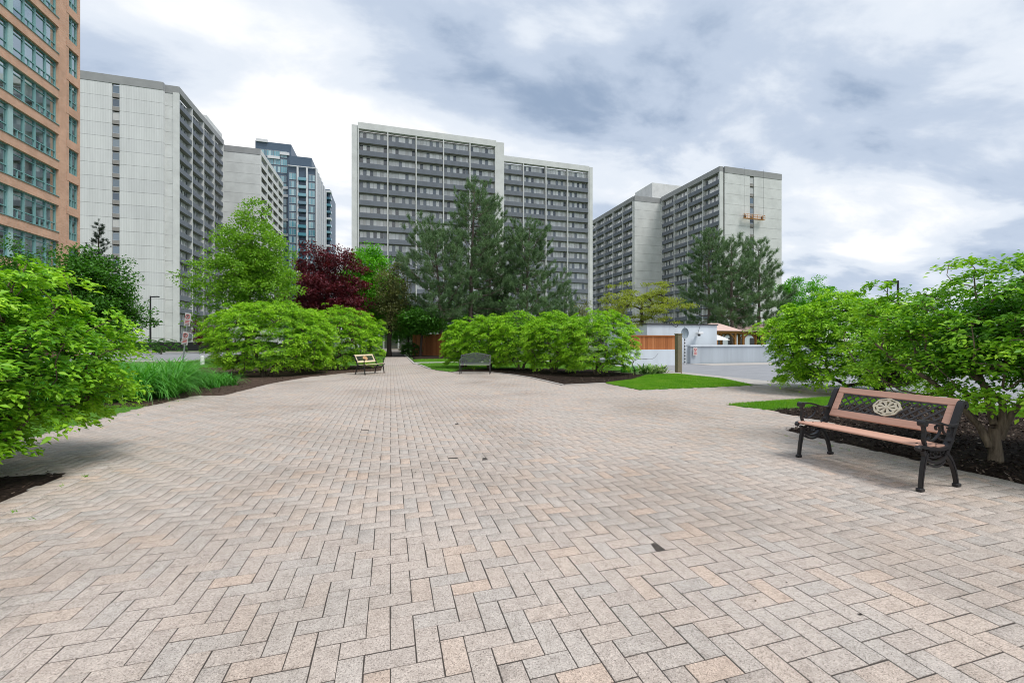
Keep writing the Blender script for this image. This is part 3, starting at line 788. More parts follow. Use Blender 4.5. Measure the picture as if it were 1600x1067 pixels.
def tree(name, label, base, h, crown, trunk_h, nclus, nleaf, L, mat, bark, seed=1, spray=0.6, cat='tree', group=None, tip=0.012, trunks=None, shape='egg', amp=0.18, lean=(0, 0), inner=0.75, zpen=0.8, wl_=0.55):
    """crown = (rx, ry, z_bottom, z_top, cx, cy) relative to the base"""
    global rng
    rng = np.random.default_rng(seed)
    root = thing(name, (base[0], base[1], -0.05), label, cat, group)
    rx, ry, zb, zt = crown[:4]; ox, oy = (crown[4], crown[5]) if len(crown) > 4 else (0, 0)
    d = norm(rng.normal(0, 1, (nclus, 3))); rr = (1 - inner * rng.random(nclus) ** 1.3)
    w = wob(d, seed, amp, 2.6)
    zc_ = zb + (zt - zb) * (0.40 if shape == 'egg' else 0.5)
    q = d * rr[:, None] * w[:, None]
    tz = np.where(q[:, 2] > 0, q[:, 2] * (zt - zc_), q[:, 2] * (zc_ - zb))
    wid = np.ones(nclus)
    if shape == 'cone': wid = np.clip(1.15 - (tz + zc_ - zb) / (zt - zb) * 0.75, 0.25, 1.1)
    P = np.stack([ox + q[:, 0] * rx * wid, oy + q[:, 1] * ry * wid, zc_ + tz], -1)
    if trunks is None:
        zt_ = zb + (zt - zb) * 0.55
        k = 7
        trunks = [[(ox * (i / k) ** 1.5 * 0.7 + rng.normal(0, .02) * h * .15, oy * (i / k) ** 1.5 * 0.7, zt_ * i / k) for i in range(k + 1)]]
    A, par, rad, cnt = grow(trunks, P, 0.35, tip, zpen=zpen)
    obj('trunk', limb_mesh(A, par, rad, bark, 'trunk', 1.35), root)
    per = max(1, nleaf // nclus); n = per * nclus; ci = np.repeat(np.arange(nclus), per)
    size = (spray * rng.uniform(0.6, 1.3, nclus))[ci]
    g_ = norm(rng.normal(0, 1, (n, 3))) * (rng.random(n) ** 0.45)[:, None] * size[:, None]
    g_[:, 2] *= wl_
    pos = P[ci] + g_
    od = norm(g_ + norm(P)[ci] * 0.2)
    ax = norm(od * 0.8 + rng.normal(0, 0.55, (n, 3)) + np.array([0, 0, -0.25])); nr = norm(np.array([0, 0, 1.0]) + od * 0.5 + rng.normal(0, 0.45, (n, 3)))
    LL = L * rng.uniform(0.65, 1.2, n)
    obj('crown', leaf_mesh(pos, ax, nr, LL, LL * rng.uniform(0.55, 0.8, n), mat, 'crown', np.linalg.norm(g_, axis=1) / size + rng.normal(0, .15, n) - .2), root)  # outer leaves of each clump painted brighter than inner ones
    return root

def pine(name, label, base, h, rad0, z_low, seed=1, ntuft=1500, mat=None, cat='pine tree', group=None, needle=0.32, per=48, wid=0.028, lean=(0.0, 0.0), asym=0.25, whorl=0.62, conic=0.8, bark=None, up=0.35, trunk_r=None):
    global rng
    rng = np.random.default_rng(seed)
    root = thing(name, (base[0], base[1], -0.05), label, cat, group)
    mat = mat or M['pine']
    k = 14; T = [np.array([lean[0] * (i / k) ** 2 + rng.normal(0, 0.03), lean[1] * (i / k) ** 2 + rng.normal(0, 0.03), h * i / k]) for i in range(k + 1)]
    def trunk_at(z):
        f = np.clip(z / h * k, 0, k - 1e-6); i = int(f); return T[i] * (1 - f + i) + T[i + 1] * (f - i)
    A, par, rad = [], [], []
    tr_ = trunk_r or h * 0.012
    for i in range(k + 1): A.append(T[i]); par.append(i - 1); rad.append(max(0.02, tr_ * (1 - i / k) ** 0.8 + 0.015))
    tufts, tdir = [], []
    side = rng.uniform(0, 6.28)
    z = z_low
    while z < h - 0.25:
        f = (z - z_low) / (h - z_low)
        nbch = rng.integers(4, 7) if f < 0.85 else 4
        a0 = rng.uniform(0, 6.28)
        for b in range(nbch):
            a = a0 + b * 6.283 / nbch + rng.normal(0, 0.25)
            L = rad0 * ((1 - f) ** conic * 0.93 + 0.07) * rng.uniform(0.55, 1.15) * (1 + asym * math.cos(a - side)) * (0.75 + 0.25 * min(1, f * 5))
            if L < 0.15: L = 0.15
            rise = up + 0.35 * f + rng.normal(0, 0.08)
            p0 = trunk_at(z + rng.normal(0, 0.12)); ks = max(3, int(L / 0.5))
            prev = int(np.clip(round(z / h * k), 0, k)); pts = []
            dirh = np.array([math.cos(a), math.sin(a), 0])
            for j in range(0, ks + 1):
                t = j / ks
                p = p0 + dirh * L * t + np.array([0, 0, 1]) * L * (rise * t * t - 0.10 * t * (1 - f)) + rng.normal(0, 0.03, 3) * L * t
                A.append(p); rad.append(max(0.008, tr_ * 0.22 * (L / rad0) ** 0.5 * (1 - t) + 0.008)); par.append(prev); prev = len(A) - 1; pts.append(p)
            nt = max(3, int(L * 4.2))
            for q in range(nt):
                t = 0.28 + 0.72 * rng.random() ** 0.7; fi = t * ks; i = min(int(fi), ks - 1); p = pts[i] * (1 - fi + i) + pts[i + 1] * (fi - i)
                sl = L * (1 - t * 0.65) * rng.uniform(0.08, 0.42); sg = rng.choice([-1, 1])
                sd = np.array([-dirh[1], dirh[0], 0]) * sg * 0.85 + dirh * 0.6 + np.array([0, 0, rng.uniform(0.05, 0.5)])
                e_ = p + sd * sl
                tufts.append(e_); tdir.append(norm(sd * 0.5 + np.array([0, 0, 0.85])))
                if sl > 0.35:
                    A.append(p); rad.append(0.008); par.append(prev); A.append(e_); rad.append(0.005); par.append(len(A) - 2)
                    tufts.append(p + sd * sl * 0.6); tdir.append(norm(sd * 0.6 + np.array([0, 0, 0.8])))
            tufts.append(pts[-1]); tdir.append(norm(dirh * 0.5 + np.array([0, 0, 0.8])))
        z += whorl * rng.uniform(0.75, 1.25) * (1.15 - 0.5 * f)
    tufts.append(T[-1]); tdir.append(np.array([0, 0, 1.0]))
    # links between a twig's first node and its branch would draw long bars, so twigs hang on their own start node
    A, rad = np.array(A), np.array(rad); par = np.array(par)
    for i in range(k + 1, len(A)):
        if np.linalg.norm(A[i] - A[par[i]]) > 1.2: par[i] = -1
    obj('trunk', limb_mesh(A, par, rad, bark or M['bark_pine'], 'trunk'), root)
    tufts, tdir = np.array(tufts), np.array(tdir)
    m = len(tufts); n = m * per; ci = np.repeat(np.arange(m), per)
    shoot = rng.random(n) * needle * 1.3
    p0 = tufts[ci] + tdir[ci] * shoot[:, None] + rng.normal(0, needle * 0.16, (n, 3))
    ax = norm(tdir[ci] * 0.75 + rng.normal(0, 0.62, (n, 3)))
    sd = norm(np.cross(ax, rng.normal(0, 1, (n, 3)))); LL = needle * rng.uniform(0.6, 1.15, n)[:, None]
    V = np.stack([p0 - sd * wid / 2, p0 + sd * wid / 2, p0 + ax * LL], 1).reshape(-1, 3)
    obj('crown', mesh_np('crown', V, np.arange(len(V)).reshape(-1, 3), [mat]), root)
    return root

# ------------------------------------------------------------------ apartment towers
FH, BAY, REC = 2.65, 6.0, 0.95
FACE = {'S': 0.0, 'E': math.pi / 2, 'W': -math.pi / 2}          # local -Y looks outward
_cache = {}
def cached(key, fn):
    if key not in _cache: _cache[key] = fn()
    return _cache[key]
def loc_on(face, o, u, dep=0.0):
    # point at distance u along a face, dep inward from it
    if face == 'S': return (o[0] + u, o[1] + dep)
    if face == 'E': return (o[0] - dep, o[1] + u)
    return (o[0] + dep, o[1] - u)
def window_meshes(w, hh, key, nm, frame, pane, sash=True):
    def mk():
        f = MB(); t = 0.05
        f.box(0, w, -t, t, 0, 0.07); f.box(0, w, -t, t, hh - 0.07, hh)
        xs = [w * i / nm for i in range(nm + 1)]
        for i, x in enumerate(xs): f.box(max(0, x - 0.035), min(w, x + 0.035), -t + .004, t - .004, 0.07, hh - 0.07)
        p = MB()
        for a, b in zip(xs[:-1], xs[1:]): p.add([(a + .035, 0, .07), (b - .035, 0, .07), (b - .035, 0, hh - .07), (a + .035, 0, hh - .07)], [(0, 1, 2, 3)])
        return f.mesh('window_frame', frame), p.mesh('window_pane', pane)
    return cached(('win', w, hh, key, nm), mk)
def balcony_face(root, face, o, bays, floors, ztop, rail=None, railh=1.02, fin=None, z0=0.0, bay=BAY, par_h=1.6, par_mat=None, winkey='t', fin_w=0.24, seed=0, n_mull=8):
    rr = random.Random(seed); rail = rail or M['fascia']; fin = fin or M['panelf']; rz = FACE[face]
    W = bays * bay
    def at_(u, dep, z): 
        p = loc_on(face, o, u, dep); return (p[0], p[1], z)
    fm = cached(('fin', ztop, fin.name, fin_w, z0), lambda: MB().box(-fin_w / 2, fin_w / 2, -0.10, REC + 0.05, z0, ztop - par_h).mesh('fin', fin))
    for i in range(bays + 1): obj('party_wall', fm, root, at_(i * bay, 0, 0), rz)
    obj('parapet', MB().box(-fin_w / 2, W + fin_w / 2, -0.14, REC, ztop - par_h, ztop).mesh('parapet', par_mat or M['panelg']), root, at_(0, 0, 0), rz)
    sl = cached(('slab', W), lambda: MB().box(0.003, W - 0.003, 0.04, REC - 0.003, -0.2, 0).mesh('slab', M['slab']))
    rl = cached(('rail', bay, rail.name, railh, fin_w), lambda: MB().box(fin_w / 2 + .004, bay - fin_w / 2 - .004, -0.05, 0.03, -0.24, railh - 0.24).mesh('balcony_rail', rail))
    cap = None
    fr, pn = window_meshes(bay - 0.36, FH - 0.42, winkey, n_mull, M['frame_w'], M['pane'])
    for k in range(floors):
        z = ztop - par_h - (k + 1) * FH
        if z < z0 - 0.4: break
        obj('balcony_slab', sl, root, at_(0, 0, z), rz)
        for b in range(bays):
            obj('balcony_rail', rl, root, at_(b * bay, 0, z), rz)
            w = obj('window', fr, root, at_(b * bay + 0.18, REC - 0.06, z + 0.1), rz)
            obj('window_pane', pn, w)
def blank_face(root, face, o, W, floors, ztop, z0=0.0, mat=None, par_h=1.6, strip=None, th=0.3, par_mat=None, first=None):
    """precast panels storey by storey with open joints; strip = (u0, u1) of a column of stair windows"""
    rz = FACE[face]; mat = mat or M['panel']
    def at_(u, dep, z):
        p = loc_on(face, o, u, dep); return (p[0], p[1], z)
    spans = [(0, W)] if not strip else [(0, strip[0]), (strip[1], W)]
    obj('parapet', MB().box(0, W, -0.06, 0.6, ztop - par_h, ztop).mesh('parapet', par_mat or M['panelg']), root, at_(0, 0, 0), rz)
    for k in range(floors + 1):
        z = ztop - par_h - (k + 1) * FH; z1 = z + FH - 0.045
        if z1 < z0 + 0.3: break
        z = max(z, z0)
        for a, b in spans:
            if b - a < 0.05: continue
            me = cached(('panel', round(a, 2), round(b, 2), round(z1 - z, 2), mat.name), lambda: MB().box(0, b - a - 0.01, 0, th, 0, z1 - z).mesh('wall_panel', mat))
            obj('wall_panel', me, root, at_(a, 0, z), rz)
        if strip:
            w = strip[1] - strip[0]
            fr, pn = window_meshes(w - 0.1, 1.55, 'stair', 1, M['frame_w'], M['pane_b'])
            q = obj('window', fr, root, at_(strip[0] + 0.05, 0.16, z + 0.75), rz); obj('window_pane', pn, q)
            sp = cached(('spandrel', w), lambda: MB().box(0.01, w - 0.01, 0.12, 0.3, 0, 0.72).mesh('spandrel', M['inner']))
            obj('spandrel', sp, root, at_(strip[0], 0, z), rz)
def core(root, x0, x1, y0, y1, z0, z1, mat): return obj('wall', MB().box(x0, x1, y0, y1, z0, z1).mesh('wall', mat), root)

# left tower: white end wall toward the plaza, balconies along its side
t1 = thing('apartment_tower', (0, 0, 0), 'tall white ribbed concrete tower with one column of small stair windows, behind the brick building', 'building')
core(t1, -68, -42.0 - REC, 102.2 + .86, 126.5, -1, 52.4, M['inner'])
blank_face(t1, 'S', (-68, 102.2), 23.6, 20, 54.1, strip=(15.05, 16.3), th=0.85)
blank_face(t1, 'S', (-44.4, 102.9), 2.25, 20, 54.0, mat=M['panelf'])
balcony_face(t1, 'E', (-42.0, 102.9), 4, 20, 53.95, seed=3, par_h=1.3)
obj('penthouse', MB().box(-54, -43.6, 121, 131, 51.0, 57.2).mesh('penthouse', M['panelf']), t1)
# its lower neighbour
t2 = thing('apartment_block', (0, 0, 0), 'white concrete slab block between the stair-window tower and the blue glass tower', 'building')
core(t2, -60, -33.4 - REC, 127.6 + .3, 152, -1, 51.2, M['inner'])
blank_face(t2, 'S', (-50, 127.3), 16.55, 19, 52.9, mat=M['panelf'])
balcony_face(t2, 'E', (-33.4, 127.6), 4, 19, 52.7, rail=M['panelf'], railh=1.15, seed=4, par_h=1.3, par_mat=M['panelf'])
obj('penthouse', MB().box(-60, -45, 129, 142, 51.2, 57.0).mesh('penthouse', M['panelf']), t2)
# central tower, two staggered halves
t3 = thing('apartment_tower', (0, 0, 0), 'wide tower of stacked grey balconies behind the tall pines, stepped at its right half', 'building')
YC = 95.34
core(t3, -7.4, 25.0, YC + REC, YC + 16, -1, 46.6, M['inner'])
balcony_face(t3, 'S', (-6.54, YC), 5, 18, 48.0, seed=5, par_h=1.35, fin=M['panelf'], par_mat=M['panelf'])
obj('end_wall', MB().box(-7.9, -6.72, YC + 0.05, YC + 16, -1, 47.4).mesh('end_wall', M['panelf']), t3)
obj('end_wall', MB().box(23.64, 25.6, YC + 0.25, YC + 16, -1, 47.9).mesh('end_wall', M['panelf']), t3)
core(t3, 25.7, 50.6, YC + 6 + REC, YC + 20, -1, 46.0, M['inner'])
balcony_face(t3, 'S', (26.2, YC + 6), 4, 18, 47.5, seed=6, par_h=1.35, fin=M['panelf'], par_mat=M['panelf'])
obj('end_wall', MB().box(50.38, 51.3, YC + 5.9, YC + 20, -1, 47.3).mesh('end_wall', M['panelf']), t3)
# right tower
t4 = thing('apartment_tower', (0, 0, 0), 'pale tower on the right with an orange work platform on its end wall', 'building')
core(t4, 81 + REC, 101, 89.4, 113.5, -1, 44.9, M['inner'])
blank_face(t4, 'S', (82.4, 89.0), 18.6, 17, 46.3, mat=M['panelf'], strip=(8.0, 9.35))
blank_face(t4, 'S', (81.15, 89.5), 1.3, 17, 46.2, mat=M['panelf'])
balcony_face(t4, 'W', (81, 113.2), 4, 17, 46.2, seed=7, par_h=1.35)
t5 = thing('apartment_block', (0, 0, 0), 'lower grey-balconied block joined behind the tower with the orange work platform', 'building')
core(t5, 71.3 + REC, 88, 113.8, 142, -1, 44.4, M['inner'])
blank_face(t5, 'S', (71.6, 113.5), 16, 17, 45.9, mat=M['panelf'])
balcony_face(t5, 'W', (71.3, 144.0), 5, 17, 45.7, seed=8, par_h=1.35)
x5a, x5b = 120 * ((SA + (1019 - 800) / FPX * CA) / (CA - (1019 - 800) / FPX * SA)), 120 * ((SA + (1068 - 800) / FPX * CA) / (CA - (1068 - 800) / FPX * SA))
obj('penthouse', MB().box(x5a, x5b, 120, 130, 44.4, hgt(285, x5a * SA + 120 * CA)).mesh('penthouse', M['panelf']), t5)
# swing stage hanging on the right tower
sg = thing('work_platform', (90.9, 88.6, 33.2), 'orange suspended work platform hanging on the pale right tower end wall', 'platform')
mb = MB(); mb.box(-3.3, 3.3, -0.75, 0.0, 0, 0.1); obj('deck', mb.mesh('deck', M['orange']), sg)
mb = MB()
for i in range(9): mb.box(-3.3 + i * .82, -3.3 + i * .82 + .06, -.75, -.69, .1, 1.1)
for z in (.55, 1.05): mb.box(-3.3, 3.3, -.76, -.70, z, z + .07)
mb.box(-3.3, -3.24, -.69, 0, 1.0, 1.1); mb.box(3.24, 3.3, -.69, 0, 1.0, 1.1)
obj('guard_rail', mb.mesh('guard_rail', M['orange']), sg)
for x in (-3.1, 3.1): obj('hoist_cable', MB().tube([(x, -.35, .1), (x, -.35, 13.2)], 0.03, 5).mesh('hoist_cable', M['frame_d']), sg)
for x in (-2.9, 2.7): obj('hoist_motor', MB().bevbox(x - .25, x + .25, -.55, -.15, .1, .9, .03).mesh('hoist_motor', M['frame_d']), sg)

# blue glass tower far behind
t6 = thing('glass_tower', (0, 0, 0), 'distant blue glass and slate tower with a white framed front', 'building')
GF = 2.95
def glass_face(root, x0, x1, y, zt, floors, cols, gap=0.35, mat=None):
    w = (x1 - x0) / cols
    fr, pn = window_meshes(w - gap, GF - 0.55, 'g%.2f' % w, 3, M['frame_w'], M['pane_blue'])
    for k in range(floors):
        for c in range(cols):
            q = obj('window', fr, root, (x0 + c * w + gap / 2, y - 0.06, zt - (k + 1) * GF + 0.3)); obj('window_pane', pn, q)
gx = lambda px, y: y * ((SA + (px - 800) / FPX * CA) / (CA - (px - 800) / FPX * SA))
YG = 174.0
core(t6, gx(399, 182), gx(455, 182), 182, 200, 0, hgt(232, 168), M['blue_wall'])
a0, a1 = gx(405, 182), gx(449, 182)
glass_face(t6, a0, a1, 182, hgt(243, 168) , 3, 4, 0.15); glass_face(t6, a0, a1, 182, hgt(280, 168), 14, 3, 0.6)
for px0, px1, py in ((400, 418, 233), (437, 452, 249), (418, 437, 256), (441, 450, 300), (441, 450, 312), (441, 450, 348), (441, 450, 371), (441, 450, 384)):
    d_ = 170; obj('white_panel', MB().box(gx(px0, 181.5), gx(px1, 181.5), 181.4, 181.9, hgt(py + 4, d_), hgt(py, d_)).mesh('white_panel', M['white_fin']), t6)
core(t6, gx(450, YG), gx(495, YG), YG, YG + 45, 0, hgt(270, 163), M['blue_wall'])
core(t6, gx(453, YG + 5), gx(487, YG + 5), YG + 5, YG + 40, hgt(271, 163), hgt(252, 167), M['blue_wall'])
zt_ = hgt(278, 163)
glass_face(t6, gx(451, YG), gx(464, YG), YG, zt_, 16, 1, 0.5); glass_face(t6, gx(481, YG), gx(493.5, YG), YG, zt_, 16, 1, 0.6)
for px in (465.5, 480, 495): obj('white_fin', MB().box(gx(px, YG) - .3, gx(px, YG) + .3, YG - 0.7, YG - .01, 0, hgt(269.5, 163)).mesh('white_fin', M['white_fin']), t6)
obj('white_fin', MB().box(gx(450, YG), gx(495, YG), YG - 0.72, YG - .02, hgt(269.5, 163) + .01, hgt(268.3, 163)).mesh('white_cornice', M['white_fin']), t6)
for k in range(16):
    z = zt_ - (k + 1) * GF
    obj('balcony', MB().box(gx(466.3, YG), gx(479.2, YG), YG - 1.1, YG - .02, z, z + 0.18).box(gx(466.3, YG), gx(479.2, YG), YG - 1.12, YG - 1.06, z + .18, z + 1.1).mesh('balcony', M['pane_blue']), t6)
for k in range(9): obj('white_fin', MB().box(gx(495, YG) - .02, gx(495, YG) + .35, YG + 3 + k * 4.6, YG + 4.2 + k * 4.6, 0, hgt(271, 163)).mesh('white_fin', M['white_fin']), t6)
t7 = thing('glass_tower', (0, 0, 0), 'narrow far tower with dark curved balconies right of the blue glass tower', 'building')
core(t7, gx(503, 200), gx(515.5, 200), 200, 220, 0, hgt(297, 186), M['blue_wall'])
for k in range(20):
    z = hgt(303, 186) - k * GF
    obj('balcony', MB().box(gx(503, 199), gx(517.5, 199), 198.6, 201.5, z, z + 0.9).mesh('balcony', M['white_fin'] if k % 4 == 0 else M['pane_blue']), t7)

# ------------------------------------------------------------------ brick building at the left edge
bb = thing('brick_building', (0, 0, 0), 'orange brick apartment building with teal framed window bands at the left edge', 'building')
XB, BFH = -25.03, 2.8
Y0, Y1 = 26.0, 42.5                            # south end out of the frame, north corner of the main front
Z0 = 14.88 - 5 * BFH                          # first band underside
core(bb, XB - 12, XB - 1.3, Y0, 46.4, -0.5, 40, M['room'])
NF = 13
obj('corner_pier', MB().box(XB - .9, XB + 0.02, Y1 - 0.75, Y1, -0.5, 40).mesh('corner_pier', M['brick']), bb)
obj('return_wall', MB().box(XB - 1.85, XB - 0.91, Y1 - 0.72, Y1 + 0.9, -0.5, 40).mesh('return_wall', M['brick']), bb)
XB2 = XB - 0.9
obj('corner_pier', MB().box(XB2 - .9, XB2 - .02, 43.42, 44.4, -0.5, 40).mesh('corner_pier', M['brick']), bb)
obj('end_wall', MB().box(XB2 - 11, XB2 - 0.12, 45.62, 45.9, -0.5, 40).mesh('end_wall', M['brick']), bb)
band = MB().box(-0.6, 0.0, 0, Y1 - 0.76 - Y0, 0, 0.68).mesh('brick_band', M['brick'])
ledge = MB().box(-0.2, 0.05, 0, Y1 - 0.76 - Y0, 0.68, 0.73).mesh('ledge', M['teal'])
band2 = MB().box(-0.6, 0.0, 0, 1.5, 0, 0.68).mesh('brick_band', M['brick'])
# teal windows: (y0, y1, lights) along the main front
BAYS = [(26.1, 30.8, 4), (31.15, 37.36, 4), (37.74, 41.72, 4)]
rb = random.Random(5)
WH = BFH - 0.74
def teal_window(y0, y1, nl, x, z):
    w = y1 - y0; f = MB(); t = 0.09
    f.box(-t, t, 0, w, 0, .06); f.box(-t, t, 0, w, WH - .07, WH); f.box(-t + .01, t - .01, .06, w - .06, .62, .68); f.box(-t + .01, t - .01, .06, w - .06, WH - .42, WH - .37)
    cuts_ = [0, .06 / w] ; xs = [w * i / nl for i in range(nl + 1)]
    for i, q in enumerate(xs): f.box(-t - .006, t + .006, max(0, q - .055), min(w, q + .055), .06, WH - .07)
    for i in range(nl):
        if rb.random() < .6: f.box(-t + .02, t - .02, (xs[i] + xs[i + 1]) / 2 - .03, (xs[i] + xs[i + 1]) / 2 + .03, .06, .62)
    wo_ = obj('window', f.mesh('window_frame', M['teal']), bb, (x, y0, z))
    for i in range(nl):
        a, b = xs[i] + .055, xs[i + 1] - .055
        obj('window_pane', cached(('tp', round(b - a, 3)), lambda: MB().add([(0, 0, .06), (0, b - a, .06), (0, b - a, WH - .07), (0, 0, WH - .07)], [(0, 1, 2, 3)]).mesh('window_pane', M['glass'])), wo_, (0.02, a, 0))
        r_ = rb.random()
        if r_ < 0.88:
            drop = rb.choice([0.4, 0.9, 1.25, 1.42, WH - .1])
            obj('blind', MB().box(-.02, 0, a - .02, b + .02, WH - .05 - drop, WH - .04).mesh('blind', M['blind']), wo_, (-0.07, 0, 0))
for k in range(NF):
    z = Z0 + k * BFH
    q = obj('brick_band', band, bb, (XB, Y0, z)); obj('ledge', ledge, q)
    obj('brick_band', band2, bb, (XB2, 44.1, z))
    if k > 11 or z < -0.5: continue
    for (y0, y1, nl) in BAYS: teal_window(y0, y1, nl, XB - 0.28, z + 0.735)
    for (y0, y1) in ((30.8, 31.15), (37.36, 37.74)):
        obj('teal_panel', cached(('tpn', y1 - y0), lambda: MB().box(-.5, -.12, .005, y1 - y0 - .005, 0, WH).mesh('teal_panel', M['teal_light'])), bb, (XB, y0, z + .735))
    teal_window(44.42, 45.6, 2, XB2 - 0.28, z + 0.735)

# ------------------------------------------------------------------ benches (local: length along X, front toward -Y, origin on the floor at the middle)
def arc(cx_, cy_, r, a0, a1, n): return [(cx_ + r * math.cos(R(a0 + (a1 - a0) * i / n)), cy_ + r * math.sin(R(a0 + (a1 - a0) * i / n))) for i in range(n + 1)]
def smooth_path(pts, n=5):
    out = []; P = [Vector(p) for p in pts]
    for i in range(len(P) - 1):
        p0, p1, p2, p3 = P[max(i - 1, 0)], P[i], P[i + 1], P[min(i + 2, len(P) - 1)]
        for j in range(n):
            t = j / n; out.append(0.5 * ((2 * p1) + (p2 - p0) * t + (2 * p0 - 5 * p1 + 4 * p2 - p3) * t * t + (3 * p1 - p0 - 3 * p2 + p3) * t ** 3))
    out.append(P[-1]); return out
def taper(a, b, n): return [a + (b - a) * i / (n - 1) for i in range(n)]
LB, DEPTH = 1.20, 0.52
BACK0, BACK1 = Vector((0.40, 0.455)), Vector((0.60, 0.82))       # (y, z) foot and top of the back; y measured from the front foot
def bench_parts(slat, iron, medal, hi=True):
    me = {}
    side = (1, 0, 0)
    def yz(p): return [Vector((0, a, b)) for a, b in p]
    def leg(path, w0, w1, nm):
        q = smooth_path([(0, a, b) for a, b in path], 5); mb = MB(); mb.strip(q, 0.03, taper(w0, w1, len(q)), side)
        # cast rib on the outer face
        mb.strip(q, 0.04, taper(w0 * .4, w1 * .4, len(q)), side); return mb
    f = leg([(0.075, 0.36), (0.045, 0.28), (0.022, 0.18), (0.008, 0.09), (0.0, 0.022)], 0.044, 0.028, 'f')
    f.bevbox(-.024, .024, -.035, .028, 0, .035, .008); me['front_leg'] = f.mesh('front_leg', iron, True)
    r_ = leg([(0.33, 0.35), (0.40, 0.29), (0.455, 0.20), (0.49, 0.10), (0.505, 0.022)], 0.048, 0.03, 'r')
    r_.bevbox(-.024, .024, .475, .545, 0, .035, .008); me['rear_leg'] = r_.mesh('rear_leg', iron, True)
    s = MB()                                                   # seat bracket with its pierced scroll
    s.strip(smooth_path(yz([(-.035, .408), (0.0, .425), (.12, .40), (.26, .385), (.37, .40), (.43, .47)]), 5), .042, .03, side)
    s.strip(smooth_path(yz([(0.03, .385), (.07, .31), (.17, .262), (.27, .272), (.35, .33), (.40, .41)]), 5), .034, .026, side)
    if hi:
        s.strip(smooth_path(yz([(0.06, .37), (.11, .325), (.19, .31), (.27, .325), (.32, .37), (.25, .38), (.16, .375), (.06, .37)]), 4), .022, .014, side)
        for (a, b, rr) in ((.10, .35, .022), (.19, .345, .026), (.28, .352, .022)):
            s.strip(yz(arc(a, b, rr, 0, 330, 10)), .022, .011, side)
        s.strip(smooth_path(yz([(.09, .255), (.17, .225), (.25, .228), (.33, .265)]), 4), .03, .022, side)
        s.bevbox(-.024, .024, -.055, -.01, .385, .43, .012)
    me['seat_bracket'] = s.mesh('seat_bracket', iron, True)
    b = MB()                                                   # upright that carries the back, rolled over at the top
    b.strip(smooth_path(yz([(.37, .39), (.425, .45), (.47, .56), (.53, .68), (.585, .785), (.612, .815), (.64, .812), (.652, .785), (.636, .765)]), 5), .05, .034, side)
    me['back_upright'] = b.mesh('back_upright', iron, True)
    a_ = MB()                                                  # arm with scrolls
    a_.strip(smooth_path(yz([(.505, .615), (.44, .598), (.34, .612), (.22, .645), (.12, .66), (.04, .655)]), 5), .045, .018, side)
    a_.tube([(-.03, .03, .645), (.03, .03, .645)], .032, 10)
    a_.strip(smooth_path(yz([(.035, .62), (.05, .56), (.04, .50), (.055, .44), (.05, .415)]), 5), .03, .022, side)
    if hi:
        a_.strip(yz(arc(.09, .52, .035, 200, 480, 12)), .02, .012, side)
        a_.strip(smooth_path(yz([(.06, .49), (.14, .47), (.22, .50), (.27, .56), (.25, .61), (.21, .60), (.22, .57)]), 5), .02, .013, side)
        a_.strip(smooth_path(yz([(.30, .61), (.31, .56), (.35, .52), (.40, .53), (.405, .57), (.375, .58)]), 5), .02, .013, side)
        a_.strip(smooth_path(yz([(.24, .50), (.30, .47), (.37, .46), (.41, .45)]), 4), .02, .013, side)
    me['armrest'] = a_.mesh('armrest', iron, True)
    # seat slats
    for i, y in enumerate((-.03, .105, .24)):
        me['slat%d' % i] = MB().bevbox(-LB / 2 - .012, LB / 2 + .012, y, y + .118, .416 - .012 * i + (.006 if i == 0 else 0), .444 - .012 * i, .007).mesh('seat_slat', slat)
    # back: four boards in the leaning plane
    d = (BACK1 - BACK0); Lh = d.length; ang = math.atan2(d.x, d.y)
    Mt = Matrix.Translation((0, BACK0.x + .03, BACK0.y + .02)) @ Matrix.Rotation(-ang, 4, 'X')
    W2 = LB / 2 - .02; bw = .072
    me['back_rail'] = MB().bevbox(-W2, W2, -.014, .014, Lh - .072, Lh + .004, .006, Mt).mesh('back_rail', slat)
    me['back_rail2'] = MB().bevbox(-W2, W2, -.014, .014, .03, .03 + .085, .006, Mt).mesh('back_rail', slat)
    for sg_, nm in ((-1, 'stile0'), (1, 'stile1')):
        x = sg_ * (W2 - bw / 2); me[nm] = MB().bevbox(x - bw / 2, x + bw / 2, -.0135, .0135, .1155, Lh - .0725, .005, Mt).mesh('back_stile', slat)
    la = MB(); x0, x1, z0, z1 = -W2 + bw, W2 - bw, .1155, Lh - .0725
    hh = z1 - z0; pit = 0.088
    for sg_, yo in ((1, -.004), (-1, .004)):
        c = x0 - hh
        while c < x1 + hh:
            pa, pb_ = (c, z0), (c + sg_ * hh, z1)
            # clip to the opening
            seg = []
            ta = [0.0, 1.0]
            dx = pb_[0] - pa[0]
            t0_, t1_ = sorted(((x0 - pa[0]) / dx, (x1 - pa[0]) / dx)); t0_, t1_ = max(0, t0_), min(1, t1_)
            if t1_ - t0_ > .05:
                p = [(pa[0] + dx * t, z0 + hh * t) for t in (t0_, t1_)]
                la.strip([Mt @ Vector((p[0][0], yo, p[0][1])), Mt @ Vector((p[1][0], yo, p[1][1]))], .0075, .0165, Mt.to_3x3() @ Vector((0, 1, 0)))
            c += pit
    rail_ = [((x0, z0 + .006), (x1, z0 + .006)), ((x0, z1 - .006), (x1, z1 - .006))]
    for p, q in rail_: la.strip([Mt @ Vector((p[0], 0, p[1])), Mt @ Vector((q[0], 0, q[1]))], .012, .014, Mt.to_3x3() @ Vector((0, 1, 0)))
    me['lattice'] = la.mesh('lattice', M['lattice'])
    md = MB(); zc_ = (z0 + z1) / 2; RX, RZ = .135, .105
